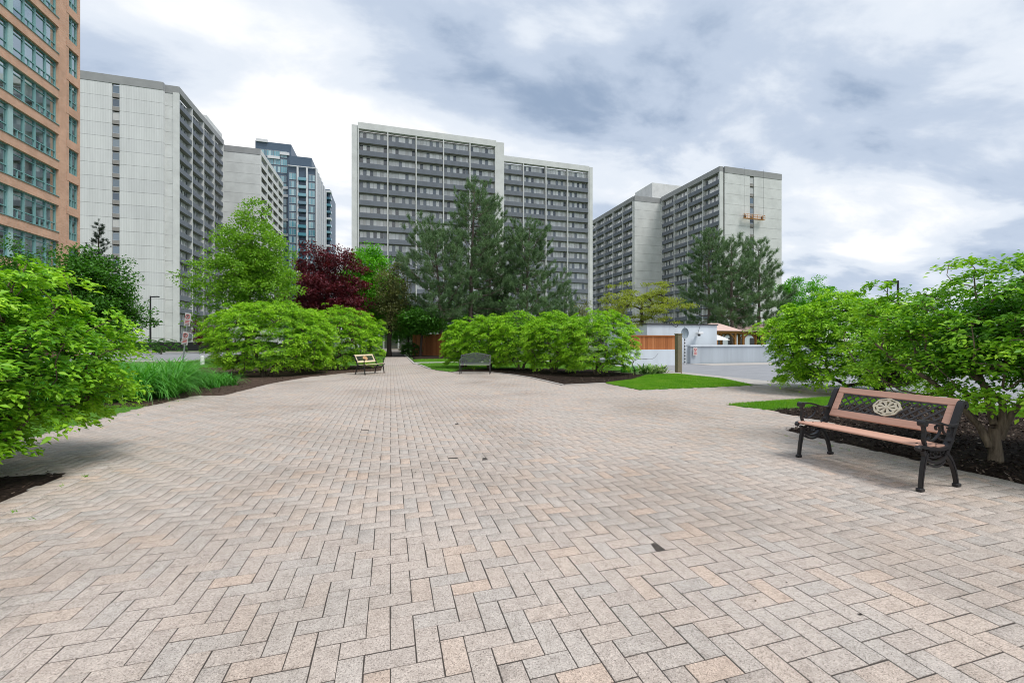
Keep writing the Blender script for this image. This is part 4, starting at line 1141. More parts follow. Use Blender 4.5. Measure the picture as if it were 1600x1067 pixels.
    def P(a, f, y=0): 
        sc = 1 + .035 * math.cos(8 * a)
        return Mt @ Vector((RX * f * sc * math.cos(a), y, zc_ + RZ * f * sc * math.sin(a)))
    ax = Mt.to_3x3() @ Vector((0, 1, 0))
    n = 48
    def ringband(f0, f1, y0, y1):
        vs, fs = [], []
        for i in range(n):
            a = 2 * math.pi * i / n; vs += [P(a, f0, y0), P(a, f1, y0), P(a, f1, y1), P(a, f0, y1)]
        for i in range(n):
            j = (i + 1) % n
            for k in range(4): fs.append((i * 4 + k, i * 4 + (k + 1) % 4, j * 4 + (k + 1) % 4, j * 4 + k))
        md.add(vs, fs)
    ringband(.88, 1.0, -.020, .010); ringband(.62, .76, -.019, .009); ringband(.02, .16, -.022, .010)
    for i in range(8):                                          # petals leave dark drop-shaped openings between them
        a = 2 * math.pi * (i + .5) / 8; q = [P(a, f, -.006) for f in (.12, .3, .5, .66)]
        md.strip(q, .024, [.012, .017, .027, .04], ax)
        a2 = 2 * math.pi * i / 8
        md.strip([P(a2, .72, -.006), P(a2, .92, -.006)], .022, .03, ax)
    me['medallion'] = md.mesh('medallion', medal)
    return me
def build_bench(name, label, loc, rz, slat, iron, medal, hi=True):
    r = thing(name, (loc[0], loc[1], 0.001), label, 'bench', None, rz)
    p = bench_parts(slat, iron, medal, hi); yo = -DEPTH / 2
    for sx_ in (-1, 1):
        x = sx_ * (LB / 2 - 0.0)
        for k, nm in (('front_leg', 'leg'), ('rear_leg', 'leg'), ('seat_bracket', 'seat_bracket'), ('back_upright', 'back_upright'), ('armrest', 'armrest')):
            obj(nm, p[k], r, (x + (0.018 * sx_ if k != 'back_upright' else 0.006 * sx_), yo, 0))
    if hi:
        bm_ = MB().lathe([(0, .006), (.007, .005), (.009, 0), (.009, -.004)], n=8).mesh('bolt', iron, True)
        for sx_ in (-1, 1):
            for y_, z_ in ((.03, .4445), (.163, .4325), (.30, .4205)): obj('bolt', bm_, r, (sx_ * (LB / 2 - .03), yo + y_, z_))
    for k, nm in (('slat0', 'seat_slat'), ('slat1', 'seat_slat'), ('slat2', 'seat_slat'), ('back_rail', 'back_rail'), ('back_rail2', 'back_rail'), ('stile0', 'back_stile'), ('stile1', 'back_stile'), ('lattice', 'lattice'), ('medallion', 'medallion')):
        obj(nm, p[k], r, (0, yo, 0))
    return r
# front of the near bench looks to -X: local -Y -> -X needs rz = -90 deg
build_bench('park_bench', 'salmon slatted bench with black scroll iron ends and cream rosette, beside the right mulch bed', (5.08, 3.39), -math.pi / 2, M['slat'], M['iron'], M['cream'])
build_bench('park_bench', 'small cream framed bench with orange round medallion in front of the left hedge', (-0.86, 19.6), math.atan2(1.0, .78), M['slat_pale'], M['iron'], M['bronze'], False)
# grey metal bench
gb = thing('metal_bench', (3.6, 18.35, 0.001), 'all grey cast metal lattice bench before the middle row of shrubs', 'bench', None, -0.28)
WB = 0.65
sideX = (1, 0, 0)
for sx_ in (-1, 1):
    mb = MB(); mb.strip(smooth_path([(0, -.02, .40), (0, -.045, .25), (0, -.02, .1), (0, -.03, .0)], 4), .035, .03, sideX); obj('leg', mb.mesh('leg', M['iron']), gb, (sx_ * WB, -.24, 0))
    mb = MB(); mb.strip(smooth_path([(0, .40, .40), (0, .43, .25), (0, .42, .1), (0, .47, .0)], 4), .035, .03, sideX); obj('leg', mb.mesh('leg', M['iron']), gb, (sx_ * WB, -.24, 0))
    mb = MB(); mb.strip(smooth_path([(0, .44, .62), (0, .25, .64), (0, .05, .63), (0, -.02, .58), (0, .0, .50), (0, -.02, .41)], 4), .03, .022, sideX); obj('armrest', mb.mesh('armrest', M['greyiron']), gb, (sx_ * WB, -.24, 0))
mb = MB(); mb.bevbox(-WB, WB, -.27, -.235, .395, .43, .01); obj('seat_rail', mb.mesh('seat_rail', M['greyseat']), gb)
mb = MB()
for i in range(27): mb.strip([(-WB + .02 + i * .049, -.235, .41), (-WB + .02 + i * .049, .19, .395)], .02, .01, (1, 0, 0))
mb.strip([(-WB, .19, .395), (WB, .19, .395)], .02, .03, (0, 1, 0)); obj('seat', mb.mesh('seat', M['greyiron']), gb)
mb = MB(); nb_ = 17
def topz(x): return .80 + .09 * (1 - (x / WB) ** 2) ** 1.0 * (1 if abs(x) < .42 else .75)
pts = [(-WB + 2 * WB * i / 40, .24, topz(-WB + 2 * WB * i / 40)) for i in range(41)]
mb.strip(pts, .03, .035, (0, 1, 0)); mb.strip([(-WB, .21, .45), (WB, .21, .45)], .03, .03, (0, 1, 0))
for sx_ in (-1, 1): mb.strip([(sx_ * WB, .20, .40), (sx_ * WB, .24, .81)], .03, .03, (1, 0, 0))
obj('back_frame', mb.mesh('back_frame', M['greyiron']), gb)
mb = MB()
for sg_ in (1, -1):
    c = -WB - .4
    while c < WB + .4:
        p = []
        for j in range(9):
            x = c + sg_ * .42 * j / 8 + .012 * math.sin(j * 2.2); z = .45 + .42 * j / 8
            if abs(x) < WB and z < topz(x): p.append((x, .21 + .03 * j / 8 + sg_ * .003, z))
        if len(p) > 1: mb.strip(p, .012, .016, (0, 1, 0))
        c += .088
obj('back_lattice', mb.mesh('back_lattice', M['greyiron']), gb)

# ------------------------------------------------------------------ walls, hut, fences and small things on the right
def board_fence(root, p0, p1, z0, z1, n, th=0.03):
    p0, p1 = Vector((*p0, 0)), Vector((*p1, 0)); d = p1 - p0; w = d.length / n; a = math.atan2(d.y, d.x)
    me = MB().box(0.004, w - 0.006, -th / 2, th / 2, z0, z1).mesh('board', M['cedar'])
    for i in range(n): obj('board', me, root, tuple(p0 + d * i / n), a)
low = thing('boundary_wall', (0, 0, 0), 'long low pale grey rendered wall along the far side of the road', 'wall')
obj('wall', MB().box(18.6, 60, 23.0, 23.3, -0.06, 1.1).mesh('wall', M['render_g']), low)
obj('coping', MB().box(18.55, 60, 22.94, 23.36, 1.1, 1.19).mesh('coping', M['render_w']), low)
hut = thing('garage_entry', (0, 0, 0), 'white rendered flat-roofed garage entry hut behind the low wall', 'building')
hx0, hx1 = gx(1000, 25.0), gx(1107, 25.0)
obj('wall', MB().box(hx0, hx1, 24.2, 29.5, -0.06, 2.52).mesh('wall', M['render_w']), hut)
obj('roof_edge', MB().box(hx0 - .06, hx1 + .06, 24.13, 29.6, 2.521, 2.60).mesh('roof_edge', M['frame_d']), hut)
fl_ = MB(); fl_.bevbox(-.10, .10, -.20, 0, -.06, .10, .02); fl_.bevbox(-.14, .06, -.36, -.20, -.14, .02, .02)
ramp = thing('ramp_wall', (0, 0, 0), 'low white ramp wall under the orange cedar screen', 'wall')
ry = 22.2
obj('wall', MB().box(gx(960, ry), gx(1066, ry), ry, ry + .25, -0.06, 0.93).mesh('wall', M['render_w']), ramp)
scr = thing('cedar_screen', (0, 0, 0), 'orange cedar board screen standing on the white ramp wall', 'fence')
board_fence(scr, (gx(985, ry), ry + .12), (gx(1062, ry), ry + .12), .93, 1.74, 22)
obj('cap_rail', MB().box(gx(985, ry), gx(1065, ry), ry + .05, ry + .2, 1.741, 1.80).mesh('cap_rail', M['cedar']), scr)
obj('end_post', MB().box(gx(1065, ry) - .05, gx(1065, ry) + .08, ry + .06, ry + .18, .931, 1.74).mesh('end_post', M['timber']), scr)
px_, py__ = ground(1060, 583)
pst = thing('wooden_post', (px_, py__, 0), 'weathered wooden post at the corner of the small lawn', 'post')
obj('shaft', MB().bevbox(-.11, .11, -.11, .11, -.05, 1.72, .012).mesh('shaft', M['post']), pst)
obj('cap', MB().bevbox(-.13, .13, -.13, .13, 1.72, 1.77, .012).mesh('cap', M['post']), pst)
obj('footing', MB().bevbox(-1.0, -.12, -.35, .3, -.05, .06, .02).mesh('footing', M['concrete']), pst)
# convex mirror on a striped pole
mx0, my0 = gx(1070, 22.6), 22.6
mir = thing('traffic_mirror', (mx0, my0, -0.03), 'oval convex traffic mirror on a black and white striped pole', 'mirror')
for i in range(16): obj('pole_band', MB().lathe([(.0, i * .1), (.035, i * .1), (.035, i * .1 + .1), (0, i * .1 + .1)], n=10).mesh('pole_band', M['black'] if i % 2 else M['white']), mir)
mb = MB(); mb.lathe([(0, -.06), (.12, -.05), (.22, -.03), (.27, 0.0), (.275, .03), (.26, .035)], n=24)
md_ = mb.mesh('mirror_head', M['mirror_back'], True)
hd = obj('mirror_head', md_, mir, (0, 0, 1.98)); hd.rotation_euler = (R(90), 0, 0); hd.scale = (1, 1.25, 1)
obj('pole_top', MB().tube([(0, .05, 1.55), (0, .05, 2.42)], .02, 8).mesh('pole_top', M['galv']), mir)
# flood light / camera on the hut
cxm, czm = gx(1088, 24.1), hgt(521, 27.4)
fc = thing('security_camera', (cxm, 24.08, czm), 'black and white security camera on the white garage hut', 'camera')
obj('mount', MB().bevbox(.02, .2, -.12, 0.05, -.04, .04, .01).mesh('mount', M['black']), fc)
obj('body', MB().bevbox(-.18, .22, -.42, -.12, -.01, .13, .02).mesh('body', M['white']), fc)
obj('lens', MB().bevbox(-.24, -.08, -.5, -.38, -.14, .0, .02).mesh('lens', M['black']), fc)
obj('cable', MB().tube(smooth_path([(.1, -.02, .1), (.2, -.02, .35), (.3, -.02, .6), (.5, -.02, .72)], 4), .012, 5).mesh('cable', M['black']), fc)
lx = gx(1052, 24.1)
hk = thing('wall_lamp', (lx, 24.1, hgt(508, 27)), 'small black gooseneck lamp on the white garage hut', 'lamp')
obj('arm', MB().tube(smooth_path([(-.12, .05, .22), (-.10, -.12, .05), (0, -.25, -.06), (.14, -.28, .02), (.12, -.28, .14)], 5), .022, 6).mesh('arm', M['black']), hk)
# wall sign
sgx = gx(1086.5, 22.9)
ws = thing('wall_sign', (sgx, 22.92, hgt(549, 26.6)), 'white notice with red prohibition mark on the low grey wall', 'sign')
obj('plate', MB().bevbox(-.15, .15, -.02, .0, -.27, .27, .004).mesh('plate', M['sign_w']), ws)
mb = MB(); mb.strip([(.085 * math.cos(i * .3142), -.024, .12 + .085 * math.sin(i * .3142)) for i in range(21)], .006, .03, (0, 1, 0)); mb.strip([(-.06, -.024, .18), (.06, -.024, .06)], .006, .028, (0, 1, 0))
for i, w in enumerate((.11, .09, .11, .08)): mb.box(-w, w, -.026, -.021, -.06 - i * .05, -.035 - i * .05)
obj('print', mb.mesh('print', M['sign_r']), ws)

# timber gazebos behind the wall
def gazebo(px0, px1, y, label):
    x0, x1 = gx(px0, y), gx(px1, y); w = x1 - x0
    g_ = thing('gazebo', (x0, y, 0), label, 'gazebo', 'timber gazebos')
    for (x, yy) in ((.1, 0), (w - .1, 0), (.1, 3), (w - .1, 3)):
        obj('post', MB().bevbox(x - .09, x + .09, yy - .09, yy + .09, -.05, 2.2, .01).mesh('post', M['timber']), g_)
        for s_ in (-1, 1):
            if .1 < x + s_ * .6 < w + .0: obj('brace', MB().strip([(x, yy, 1.55), (x + s_ * .25, yy, 1.9), (x + s_ * .62, yy, 2.19)], .09, .09, (0, 1, 0)).mesh('brace', M['timber']), g_)
    obj('beam', MB().bevbox(-.35, w + .35, -.1, .1, 2.2, 2.42, .01).mesh('beam', M['timber']), g_)
    obj('beam', MB().bevbox(-.35, w + .35, 2.9, 3.1, 2.2, 2.42, .01).mesh('beam', M['timber']), g_)
    rf = MB(); a = .5
    rf.add([(-a, -a, 2.43), (w + a, -a, 2.43), (w + a, 3 + a, 2.43), (-a, 3 + a, 2.43), (w * .3, 1.5, 3.25), (w * .7, 1.5, 3.25)], [(0, 1, 5, 4), (1, 2, 5), (2, 3, 4, 5), (3, 0, 4), (3, 2, 1, 0)])
    obj('roof', rf.mesh('roof', M['roof_pink']), g_)
gazebo(1118, 1150, 33.5, 'pink roofed timber gazebo nearest the white garage hut')
gazebo(1160, 1182, 35.5, 'small pink roofed timber gazebo between the two pine trunks')
gazebo(1190, 1222, 34.5, 'pink roofed timber gazebo partly behind the large right shrub')
xg = gx(1130, 48)
gw = thing('patio_building', (0, 0, 0), 'pale patio building seen between the gazebo posts', 'building')
obj('wall', MB().box(gx(1112, 46), gx(1240, 46), 46, 52, -.06, 2.3).mesh('wall', M['render_w']), gw)
for i in range(5): obj('door', MB().box(0, .9, -.03, .02, 0, 1.9).mesh('door', M['frame_d']), gw, (gx(1120, 46) + 1.8 * i, 45.97, 0))
obj('roof_edge', MB().box(gx(1111, 46), gx(1241, 46), 45.9, 52.1, 2.301, 2.45).mesh('roof_edge', M['frame_d']), gw)
ux = gx(1119, 31); um = thing('patio_umbrella', (ux, 31, 0), 'white patio umbrella beside the garage hut corner', 'umbrella')
obj('pole', MB().tube([(0, 0, -.05), (0, 0, 2.0)], .03, 8).mesh('pole', M['timber']), um)
obj('canopy', MB().lathe([(1.1, 1.55), (.55, 1.82), (.02, 2.02)], n=8).mesh('canopy', M['white']), um)

# lamps
def street_lamp(px, d, ytop, arm, label, arm_len=1.0, zhead=.0):
    x, y = at(px, d); h = hgt(ytop, d)
    l = thing('street_lamp', (x, y, -.05), label, 'street lamp', 'street lamps')
    obj('base', MB().lathe([(.0, 0), (.2, 0), (.2, .5), (.1, .55)], n=12).mesh('base', M['concrete']), l)
    obj('pole', MB().tube([(0, 0, .5), (0, 0, h + .05)], [.11, .08], 8).mesh('pole', M['black']), l)
    ux_, uy_ = CA * arm, -SA * arm
    obj('arm', MB().strip([(0, 0, h - .08), (ux_ * arm_len * .35, uy_ * arm_len * .35, h - .08)], .1, .1, (0, 0, 1)).mesh('arm', M['black']), l)
    obj('lamp_head', MB().strip([(ux_ * arm_len * .3, uy_ * arm_len * .3, h - .06), (ux_ * arm_len, uy_ * arm_len, h - .03)], .12, .36, (0, 0, 1)).mesh('lamp_head', M['black']), l)
    obj('lens', MB().strip([(ux_ * arm_len * .4, uy_ * arm_len * .4, h - .13), (ux_ * arm_len * .95, uy_ * arm_len * .95, h - .10)], .02, .28, (0, 0, 1)).mesh('lens', M['white']), l)
street_lamp(235, 50, 462, 1, 'black street lamp in front of the white tower at the left', .95)
street_lamp(1403, 38, 438, -1, 'black street lamp rising above the large right shrub', 1.1)
street_lamp(974, 40, 466, -1, 'thin black lamp behind the yellow-green tree', .5)
# globe-less lantern near the left tower
lx_, ly_ = at(313, 62)
ln = thing('lantern_post', (lx_, ly_, -.05), 'short dark lantern post beside the leaning parking sign', 'lantern')
obj('pole', MB().tube([(0, 0, 0), (0, 0, 2.7)], .07, 8).mesh('pole', M['black']), ln)
obj('lantern', MB().bevbox(-.22, .22, -.22, .22, 2.7, 3.35, .04).mesh('lantern', M['white']), ln)
obj('lantern_cap', MB().bevbox(-.3, .3, -.3, .3, 3.35, 3.45, .04).mesh('lantern_cap', M['black']), ln)
# leaning parking sign
qx, qy = at(284, 22)
ps = thing('parking_sign', (qx, qy, -.05), 'leaning steel post with two white parking signs behind the daylilies', 'sign', None, -YAW)
ps.rotation_euler = (0, R(7), -YAW)
obj('post', MB().box(-.03, .03, -.02, .02, -.3, 3.0).mesh('post', M['galv']), ps)
for z, nm in ((2.28, 'a'), (1.30, 'b')):
    q = obj('sign_plate', MB().bevbox(-.16, .16, -.035, -.022, z, z + .68, .005).mesh('sign_plate', M['sign_w']), ps)
    mb = MB(); mb.strip([(.11 * math.cos(i * .3142), -.039, z + .50 + .11 * math.sin(i * .3142)) for i in range(21)], .006, .028, (0, 1, 0)); mb.strip([(-.078, -.039, z + .578), (.078, -.039, z + .422)], .006, .028, (0, 1, 0))
    for w_, zz_ in ((.12, .27), (.10, .20), (.12, .13)): mb.box(-w_, w_, -.041, -.036, z + zz_, z + zz_ + .03)
    obj('red_print', mb.mesh('red_print', M['sign_r']), q)
    mb = MB(); mb.box(-.045, -.018, -.045, -.037, z + .42, z + .585); mb.strip([(-.03, -.041, z + .575), (.03, -.041, z + .57), (.042, -.041, z + .535), (.03, -.041, z + .505), (-.03, -.041, z + .50)], .006, .022, (0, 1, 0))
    mb.strip([(-.1, -.041, z + .06), (.1, -.041, z + .06)], .006, .016, (0, 1, 0)); mb.strip([(.06, -.041, z + .09), (.1, -.041, z + .06), (.06, -.041, z + .03)], .006, .016, (0, 1, 0))
    obj('black_print', mb.mesh('black_print', M['sign_k']), q)
bx, by = at(316, 25)
bo = thing('bollard', (bx, by, -.05), 'small white bollard behind the daylilies', 'bollard')
obj('shaft', MB().lathe([(0, 0), (.11, 0), (.11, .55), (.08, .62), (0, .64)], n=14).mesh('shaft', M['white'], True), bo)
# dark wall and railing at the foot of the left tower
dw = thing('dark_planter_wall', (0, 0, 0), 'low dark wall at the foot of the white left tower', 'wall')
obj('wall', MB().box(-50, -18, 78.0, 78.5, -.06, 1.25).mesh('wall', M['black']), dw)
obj('coping', MB().box(-50.1, -17.9, 77.9, 78.6, 1.25, 1.4).mesh('coping', M['panelg']), dw)
# cedar fence right of the path
f0, f1 = (at(646, 44)), (at(700, 40))
cf = thing('cedar_fence', (0, 0, 0), 'reddish cedar board fence beside the end of the path', 'fence')
board_fence(cf, f0, f1, -.05, 2.15, 24)
obj('fence_post', MB().bevbox(-.08, .08, -.08, .08, -.05, 2.25, .01).mesh('fence_post', M['cedar']), cf, (f0[0], f0[1], 0))
f2 = at(622, 60)
cf2 = thing('garden_steps', (0, 0, 0), 'pale steps crossing the far end of the path', 'steps')
for i in range(3): obj('step', MB().bevbox(-1.6, 2.0, 60.0 + i * .4, 60.4 + i * .4, -.05, .15 * (i + 1), .01).mesh('step', M['concrete']), cf2)
pt = thing('picnic_table', (at(616, 58)[0], 58, 0), 'dark picnic table at the far end of the path', 'table')
obj('tabletop', MB().bevbox(-.9, .9, -.4, .4, .72, .78, .01).mesh('tabletop', M['post']), pt)
for s_ in (-1, 1):
    obj('seat', MB().bevbox(-.9, .9, s_ * .75 - .13, s_ * .75 + .13, .42, .46, .01).mesh('seat', M['post']), pt)
    obj('leg', MB().strip([(s_ * .6, -.7, -.05), (s_ * .6, -.2, .72)], .06, .1, (1, 0, 0)).strip([(s_ * .6, .7, -.05), (s_ * .6, .2, .72)], .06, .1, (1, 0, 0)).mesh('leg', M['post']), pt)
bd = thing('dark_pavilion', (0, 0, 0), 'dark open pavilion beyond the end of the path', 'building')
obj('wall', MB().box(at(596, 72)[0], at(650, 72)[0], 70, 74, -.05, 2.6).mesh('wall', M['inner']), bd)
obj('roof', MB().box(at(594, 72)[0], at(652, 72)[0], 68.5, 75, 2.6, 2.9).mesh('roof', M['frame_d']), bd)
for p_ in (600, 622, 645): obj('post', MB().box(-.12, .12, -.12, .12, -.05, 2.6).mesh('post', M['frame_w']), bd, (at(p_, 70)[0], 68.8, 0))

# ------------------------------------------------------------------ planting
G1 = 'clipped burning bushes'
# near left bush, stems off the left edge
shrub('burning_bush', 'large near bush leaning over the plaza at the left edge', (-4.55, 5.1), (-4.62, 5.45), 1.72, 1.72, 2.36, 0.58, 680, 82000, 0.074, M['euon_dark'], M['bark'], 6, 11, 0.36, group=G1, low=-0.85, amp=0.15, inner=0.62, hang=0.05, tip=0.0052)
# hedge on the left of the path
b1 = ground(415, 588); b2 = at(527, 21.6)
shrub('burning_bush', 'broad rounded bright bush left of the path, nearest the daylilies', b1, at(424, 17.9), 2.45, 2.2, 3.12, 0.36, 1100, 92000, 0.074, M['euon'], M['bark'], 9, 12, 0.36, group=G1, amp=0.06, low=-0.7, inner=0.3)
shrub('burning_bush', 'rounded bright bush left of the path, behind the small cream bench', b2, b2, 2.3, 1.9, 3.25, 0.32, 880, 66000, 0.078, M['euon'], M['bark'], 9, 13, 0.36, group=G1, amp=0.06, low=-0.7, inner=0.3)
# middle group on the right of the path
for i, (px, d, hw, yt, lab) in enumerate(((724, 22.5, 1.15, 500, 'leftmost small bush of the middle row, behind the grey bench end'),
                                          (764, 21.6, 1.45, 492, 'second bush of the middle row, right behind the grey metal bench'),
                                          (812, 20.8, 1.45, 487, 'third bush of the middle row, right of the grey metal bench'),
                                          (866, 18.9, 1.45, 486, 'fourth bush of the middle row, with a thick low stump'),
                                          (931, 17.9, 1.75, 483, 'largest bush at the right end of the middle row'))):
    b = at(px, d)
    shrub('burning_bush', lab, b, b, hw, hw * .95, hgt(yt, d), 0.34, 540, 42000, 0.074, M['euon'], M['bark'], 8, 20 + i, 0.32, group=G1, amp=0.07, low=-0.7, inner=0.3)
# right side
b = ground(1372, 613)
shrub('burning_bush', 'wide bright bush behind the salmon bench at the road edge', (b[0], b[1]), at(1325, 12.0), 2.25, 1.8, 2.75, 0.34, 900, 76000, 0.082, M['euon'], M['bark_dark'], 9, 31, 0.36, group=G1, amp=0.09, low=-0.75, inner=0.35)
bR = (6.72, 3.15)
trk = [[(0, 0, -.05), (.012, .0, .12), (.0, .01, .28), (-.005, .0, .42)],
       [(-.03, .02, .20), (-.065, .10, .42), (-.15, .26, .70), (-.28, .48, .96), (-.46, .76, 1.2), (-.6, .95, 1.48)],
       [(.01, -.01, .34), (.03, -.05, .52), (.05, -.04, .70), (-.01, .06, .88), (-.10, .18, 1.06), (-.16, .24, 1.32), (-.1, .3, 1.6)],
       [(.03, -.02, .30), (.08, -.09, .58), (.20, -.26, .95), (.42, -.5, 1.35)],
       [(.0, .0, .45), (.14, .14, .8), (.36, .36, 1.15), (.6, .6, 1.5)]]
shrub('ornamental_tree', 'small open tree with twisted pale trunk in the right mulch bed', bR, (7.3, 3.05), 1.62, 1.7, 2.46, 0.86, 680, 52000, 0.068, M['euon_dark'], M['bark_pale'], 5, 32, 0.34, cat='tree', tip=0.0045, trunks=trk, low=-0.75, amp=0.13, inner=0.7, flare=1.1, rmax=0.030, rmin=((0.068, 0.054), (0.042, 0.014)))

# daylilies: arching straps
def straps(name, label, pts, nper, h, L, mat, seed, cat, w=0.022, segs=5):
    r = np.random.default_rng(seed); root = thing(name, (pts[0][0], pts[0][1], 0), label, cat)
    n = len(pts) * nper; c = np.repeat(np.array(pts, float), nper, 0)
    a = r.uniform(0, 6.283, n); el = r.uniform(0.75, 1.45, n); LL = L * r.uniform(0.6, 1.15, n); ww = w * r.uniform(.7, 1.2, n)
    p = np.stack([c[:, 0] + r.normal(0, .07, n) - pts[0][0], c[:, 1] + r.normal(0, .07, n) - pts[0][1], np.zeros(n)], -1)
    d = np.stack([np.cos(a), np.sin(a), np.zeros(n)], -1); sd = np.stack([-np.sin(a), np.cos(a), np.zeros(n)], -1)
    rows = []; ang = el.copy()
    for s_ in range(segs + 1):
        t = s_ / segs; wd = (ww * (1 - t ** 2.2) + 0.001)[:, None]
        rows.append(p - sd * wd / 2); rows.append(p + sd * wd / 2)
        p = p + (d * np.cos(ang)[:, None] + np.array([0, 0, 1.0]) * np.sin(ang)[:, None]) * (LL / segs)[:, None]
        ang = ang - r.uniform(0.3, 0.78, n) * (0.5 + t)
        p[:, 2] = np.maximum(p[:, 2], 0.02)
    V = np.stack(rows, 1).reshape(-1, 3); k = 2 * (segs + 1)
    q = np.array([[2 * s_, 2 * s_ + 1, 2 * s_ + 3, 2 * s_ + 2] for s_ in range(segs)])
    obj('leaves', mesh_np('leaves', V, (q[None] + (np.arange(n) * k)[:, None, None]).reshape(-1, 4), [mat], smooth=True), root)
    return root
rng = np.random.default_rng(3)
LP = [(-5.25, 11.5), (-8.2, 11.6), (-8.6, 15.6), (-6.4, 15.9), (-5.35, 13.7), (-5.15, 12.6)]
lx_, ly_ = sample_poly(LP, 85)
straps('daylily_clump', 'mass of arching dark green daylily leaves at the left plaza edge', list(zip(lx_, ly_)), 80, .9, 1.45, M['lily'], 5, 'daylilies', 0.03)
LP2 = [(-5.1, 14.6), (-6.3, 16.0), (-5.6, 16.6), (-4.7, 15.3)]
lx_, ly_ = sample_poly(LP2, 22)
straps('daylily_clump', 'smaller tuft of daylily leaves between the large daylily mass and the hedge', list(zip(lx_, ly_)), 40, .5, .72, M['lily'], 6, 'daylilies', 0.026)
hx_, hy_ = ground(1018, 584)
straps('hosta', 'low white variegated hosta beside the wooden post', [(hx_ + a, hy_ + b) for a, b in ((0, 0), (.35, .1), (-.35, .1), (.1, .3), (-.15, -.15), (.5, -.05))], 40, .3, .62, M['hosta'], 7, 'hosta', 0.10, 4)
hx_, hy_ = ground(985, 581)
straps('leafy_perennial', 'small dark perennial under the end of the middle row', [(hx_ + a, hy_ + b) for a, b in ((0, 0), (.3, .1), (-.3, .05))], 40, .3, .5, M['lily'], 8, 'plant', 0.05, 4)
tx0, ty0 = at(992, 18.6)
tw = thing('bare_twig_shrub', (tx0, ty0, 0), 'bare twiggy young shrub in front of the white ramp wall', 'shrub')
rng = np.random.default_rng(4)
cl = [(rng.normal(0, .35), rng.normal(0, .3), rng.uniform(.4, .95)) for _ in range(14)]
A_, p_, r_, c_ = grow([[(0, 0, -.05), (0, 0, .15)]], cl, .12, .006)
obj('stems', limb_mesh(A_, p_, r_, M['bark_dark'], 'stems'), tw)

# trees further back
def T(px, d): return at(px, d)
tree('dark_tree', 'dense dark green small tree behind the near left bush', T(150, 17), 5, (1.8, 1.8, 1.0, hgt(386, 17)), 1, 170, 26000, 0.115, M['midgreen'], M['bark_dark'], 41, 0.55, shape='cone')
tree('dark_tree', 'dark leafy tree in front of the brick building, left edge', T(35, 20), 6, (2.4, 2.2, 1.5, hgt(372, 20)), 1, 150, 20000, 0.12, M['midgreen'], M['bark_dark'], 42, 0.6)
pine('spruce_tree', 'slim spruce tip showing before the white left tower', T(155, 40), hgt(345, 40), 2.6, 1.5, 43, mat=M['spruce'], cat='spruce tree', needle=0.17, per=26, wid=0.03, whorl=0.42, conic=1.0, up=-0.12, bark=M['bark_dark'])
tree('light_green_tree', 'airy light green tree rising behind the left hedge', T(385, 27), 11, (4.0, 3.6, 1.3, hgt(318, 27), .3, 0), 2, 460, 34000, 0.16, M['lightgreen'], M['bark'], 44, 0.6, shape='cone', amp=0.2, inner=0.85, tip=0.010)
tree('purple_maple', 'dark purple leaved maple behind the left hedge', T(512, 38), 10, (3.5, 3.3, 2.2, hgt(379, 38)), 2, 300, 32000, 0.21, M['purple'], M['bark_dark'], 45, 0.75, amp=0.12)
tree('purple_maple', 'low purple leaved bush at the right foot of the purple maple', T(556, 36), 5, (1.5, 1.5, 1.2, hgt(462, 36)), 1, 70, 7000, 0.15, M['purple'], M['bark_dark'], 46, 0.5)
tree('bright_maple', 'vivid green maple left of the pines', T(579, 44), 11, (3.1, 2.8, 2.6, hgt(374, 44)), 3, 230, 26000, 0.26, M['bright'], M['bark_dark'], 47, 1.0, amp=0.16)
tree('sparse_tree', 'thinly leaved olive brown tree with dark forked trunk at the path end', T(608, 40), 11, (1.7, 1.7, 2.4, hgt(400, 40), .4, 0), 3, 260, 12000, 0.16, M['dull'], M['bark_dark'], 48, 0.7, tip=0.016, inner=0.9)
# understorey round the path end
for i, (px, d, hw, yt, zb, mat, lab, n) in enumerate(((655, 40, 2.0, 478, 2.2, 'midgreen', 'multi-stemmed small tree in front of the cedar fence', 9000),
                                                      (638, 50, 2.6, 470, 1.2, 'midgreen', 'shady green tree right of the path end', 9000),
                                                      (575, 62, 4.0, 445, 1.0, 'midgreen', 'dark green tree left of the path end', 10000),
                                                      (710, 58, 4.2, 452, 0.6, 'midgreen', 'dark green tree behind the leftmost pine trunk', 10000),
                                                      (780, 60, 4.0, 455, 0.6, 'bright', 'green tree behind the pine trunks, centre', 10000),
                                                      (850, 62, 4.2, 462, 0.5, 'midgreen', 'green tree behind the right end of the pines', 10000),
                                                      (905, 58, 2.6, 470, 0.5, 'dull', 'olive tree between the pines and the yellow-green tree', 6000))):
    b = T(px, d); trn = None
    if i == 0: trn = [[(a * .25, .1 * a, 0), (a * .5, 0, 1.0), (a * .8, 0, 2.0)] for a in (-1, -.4, .3, .9)]
    tree('understorey_tree', lab, b, 5, (hw, hw, zb, hgt(yt, d)), 1, 130, n, 0.24, M[mat], M['bark_dark'], 60 + i, 0.75, trunks=trn, tip=0.012)
for i, (px, d, w, h, lab) in enumerate(((641, 41, .95, 1.35, 'low clipped shrub at the right path edge near the fence'), (252, 48, 2.2, 1.7, 'low spreading evergreen under the left street lamp'))):
    b = T(px, d); shrub('low_shrub', lab, b, b, w, w, h, .15, 110, 8000, 0.11, M['midgreen'], M['bark_dark'], 6, 80 + i, 0.3)
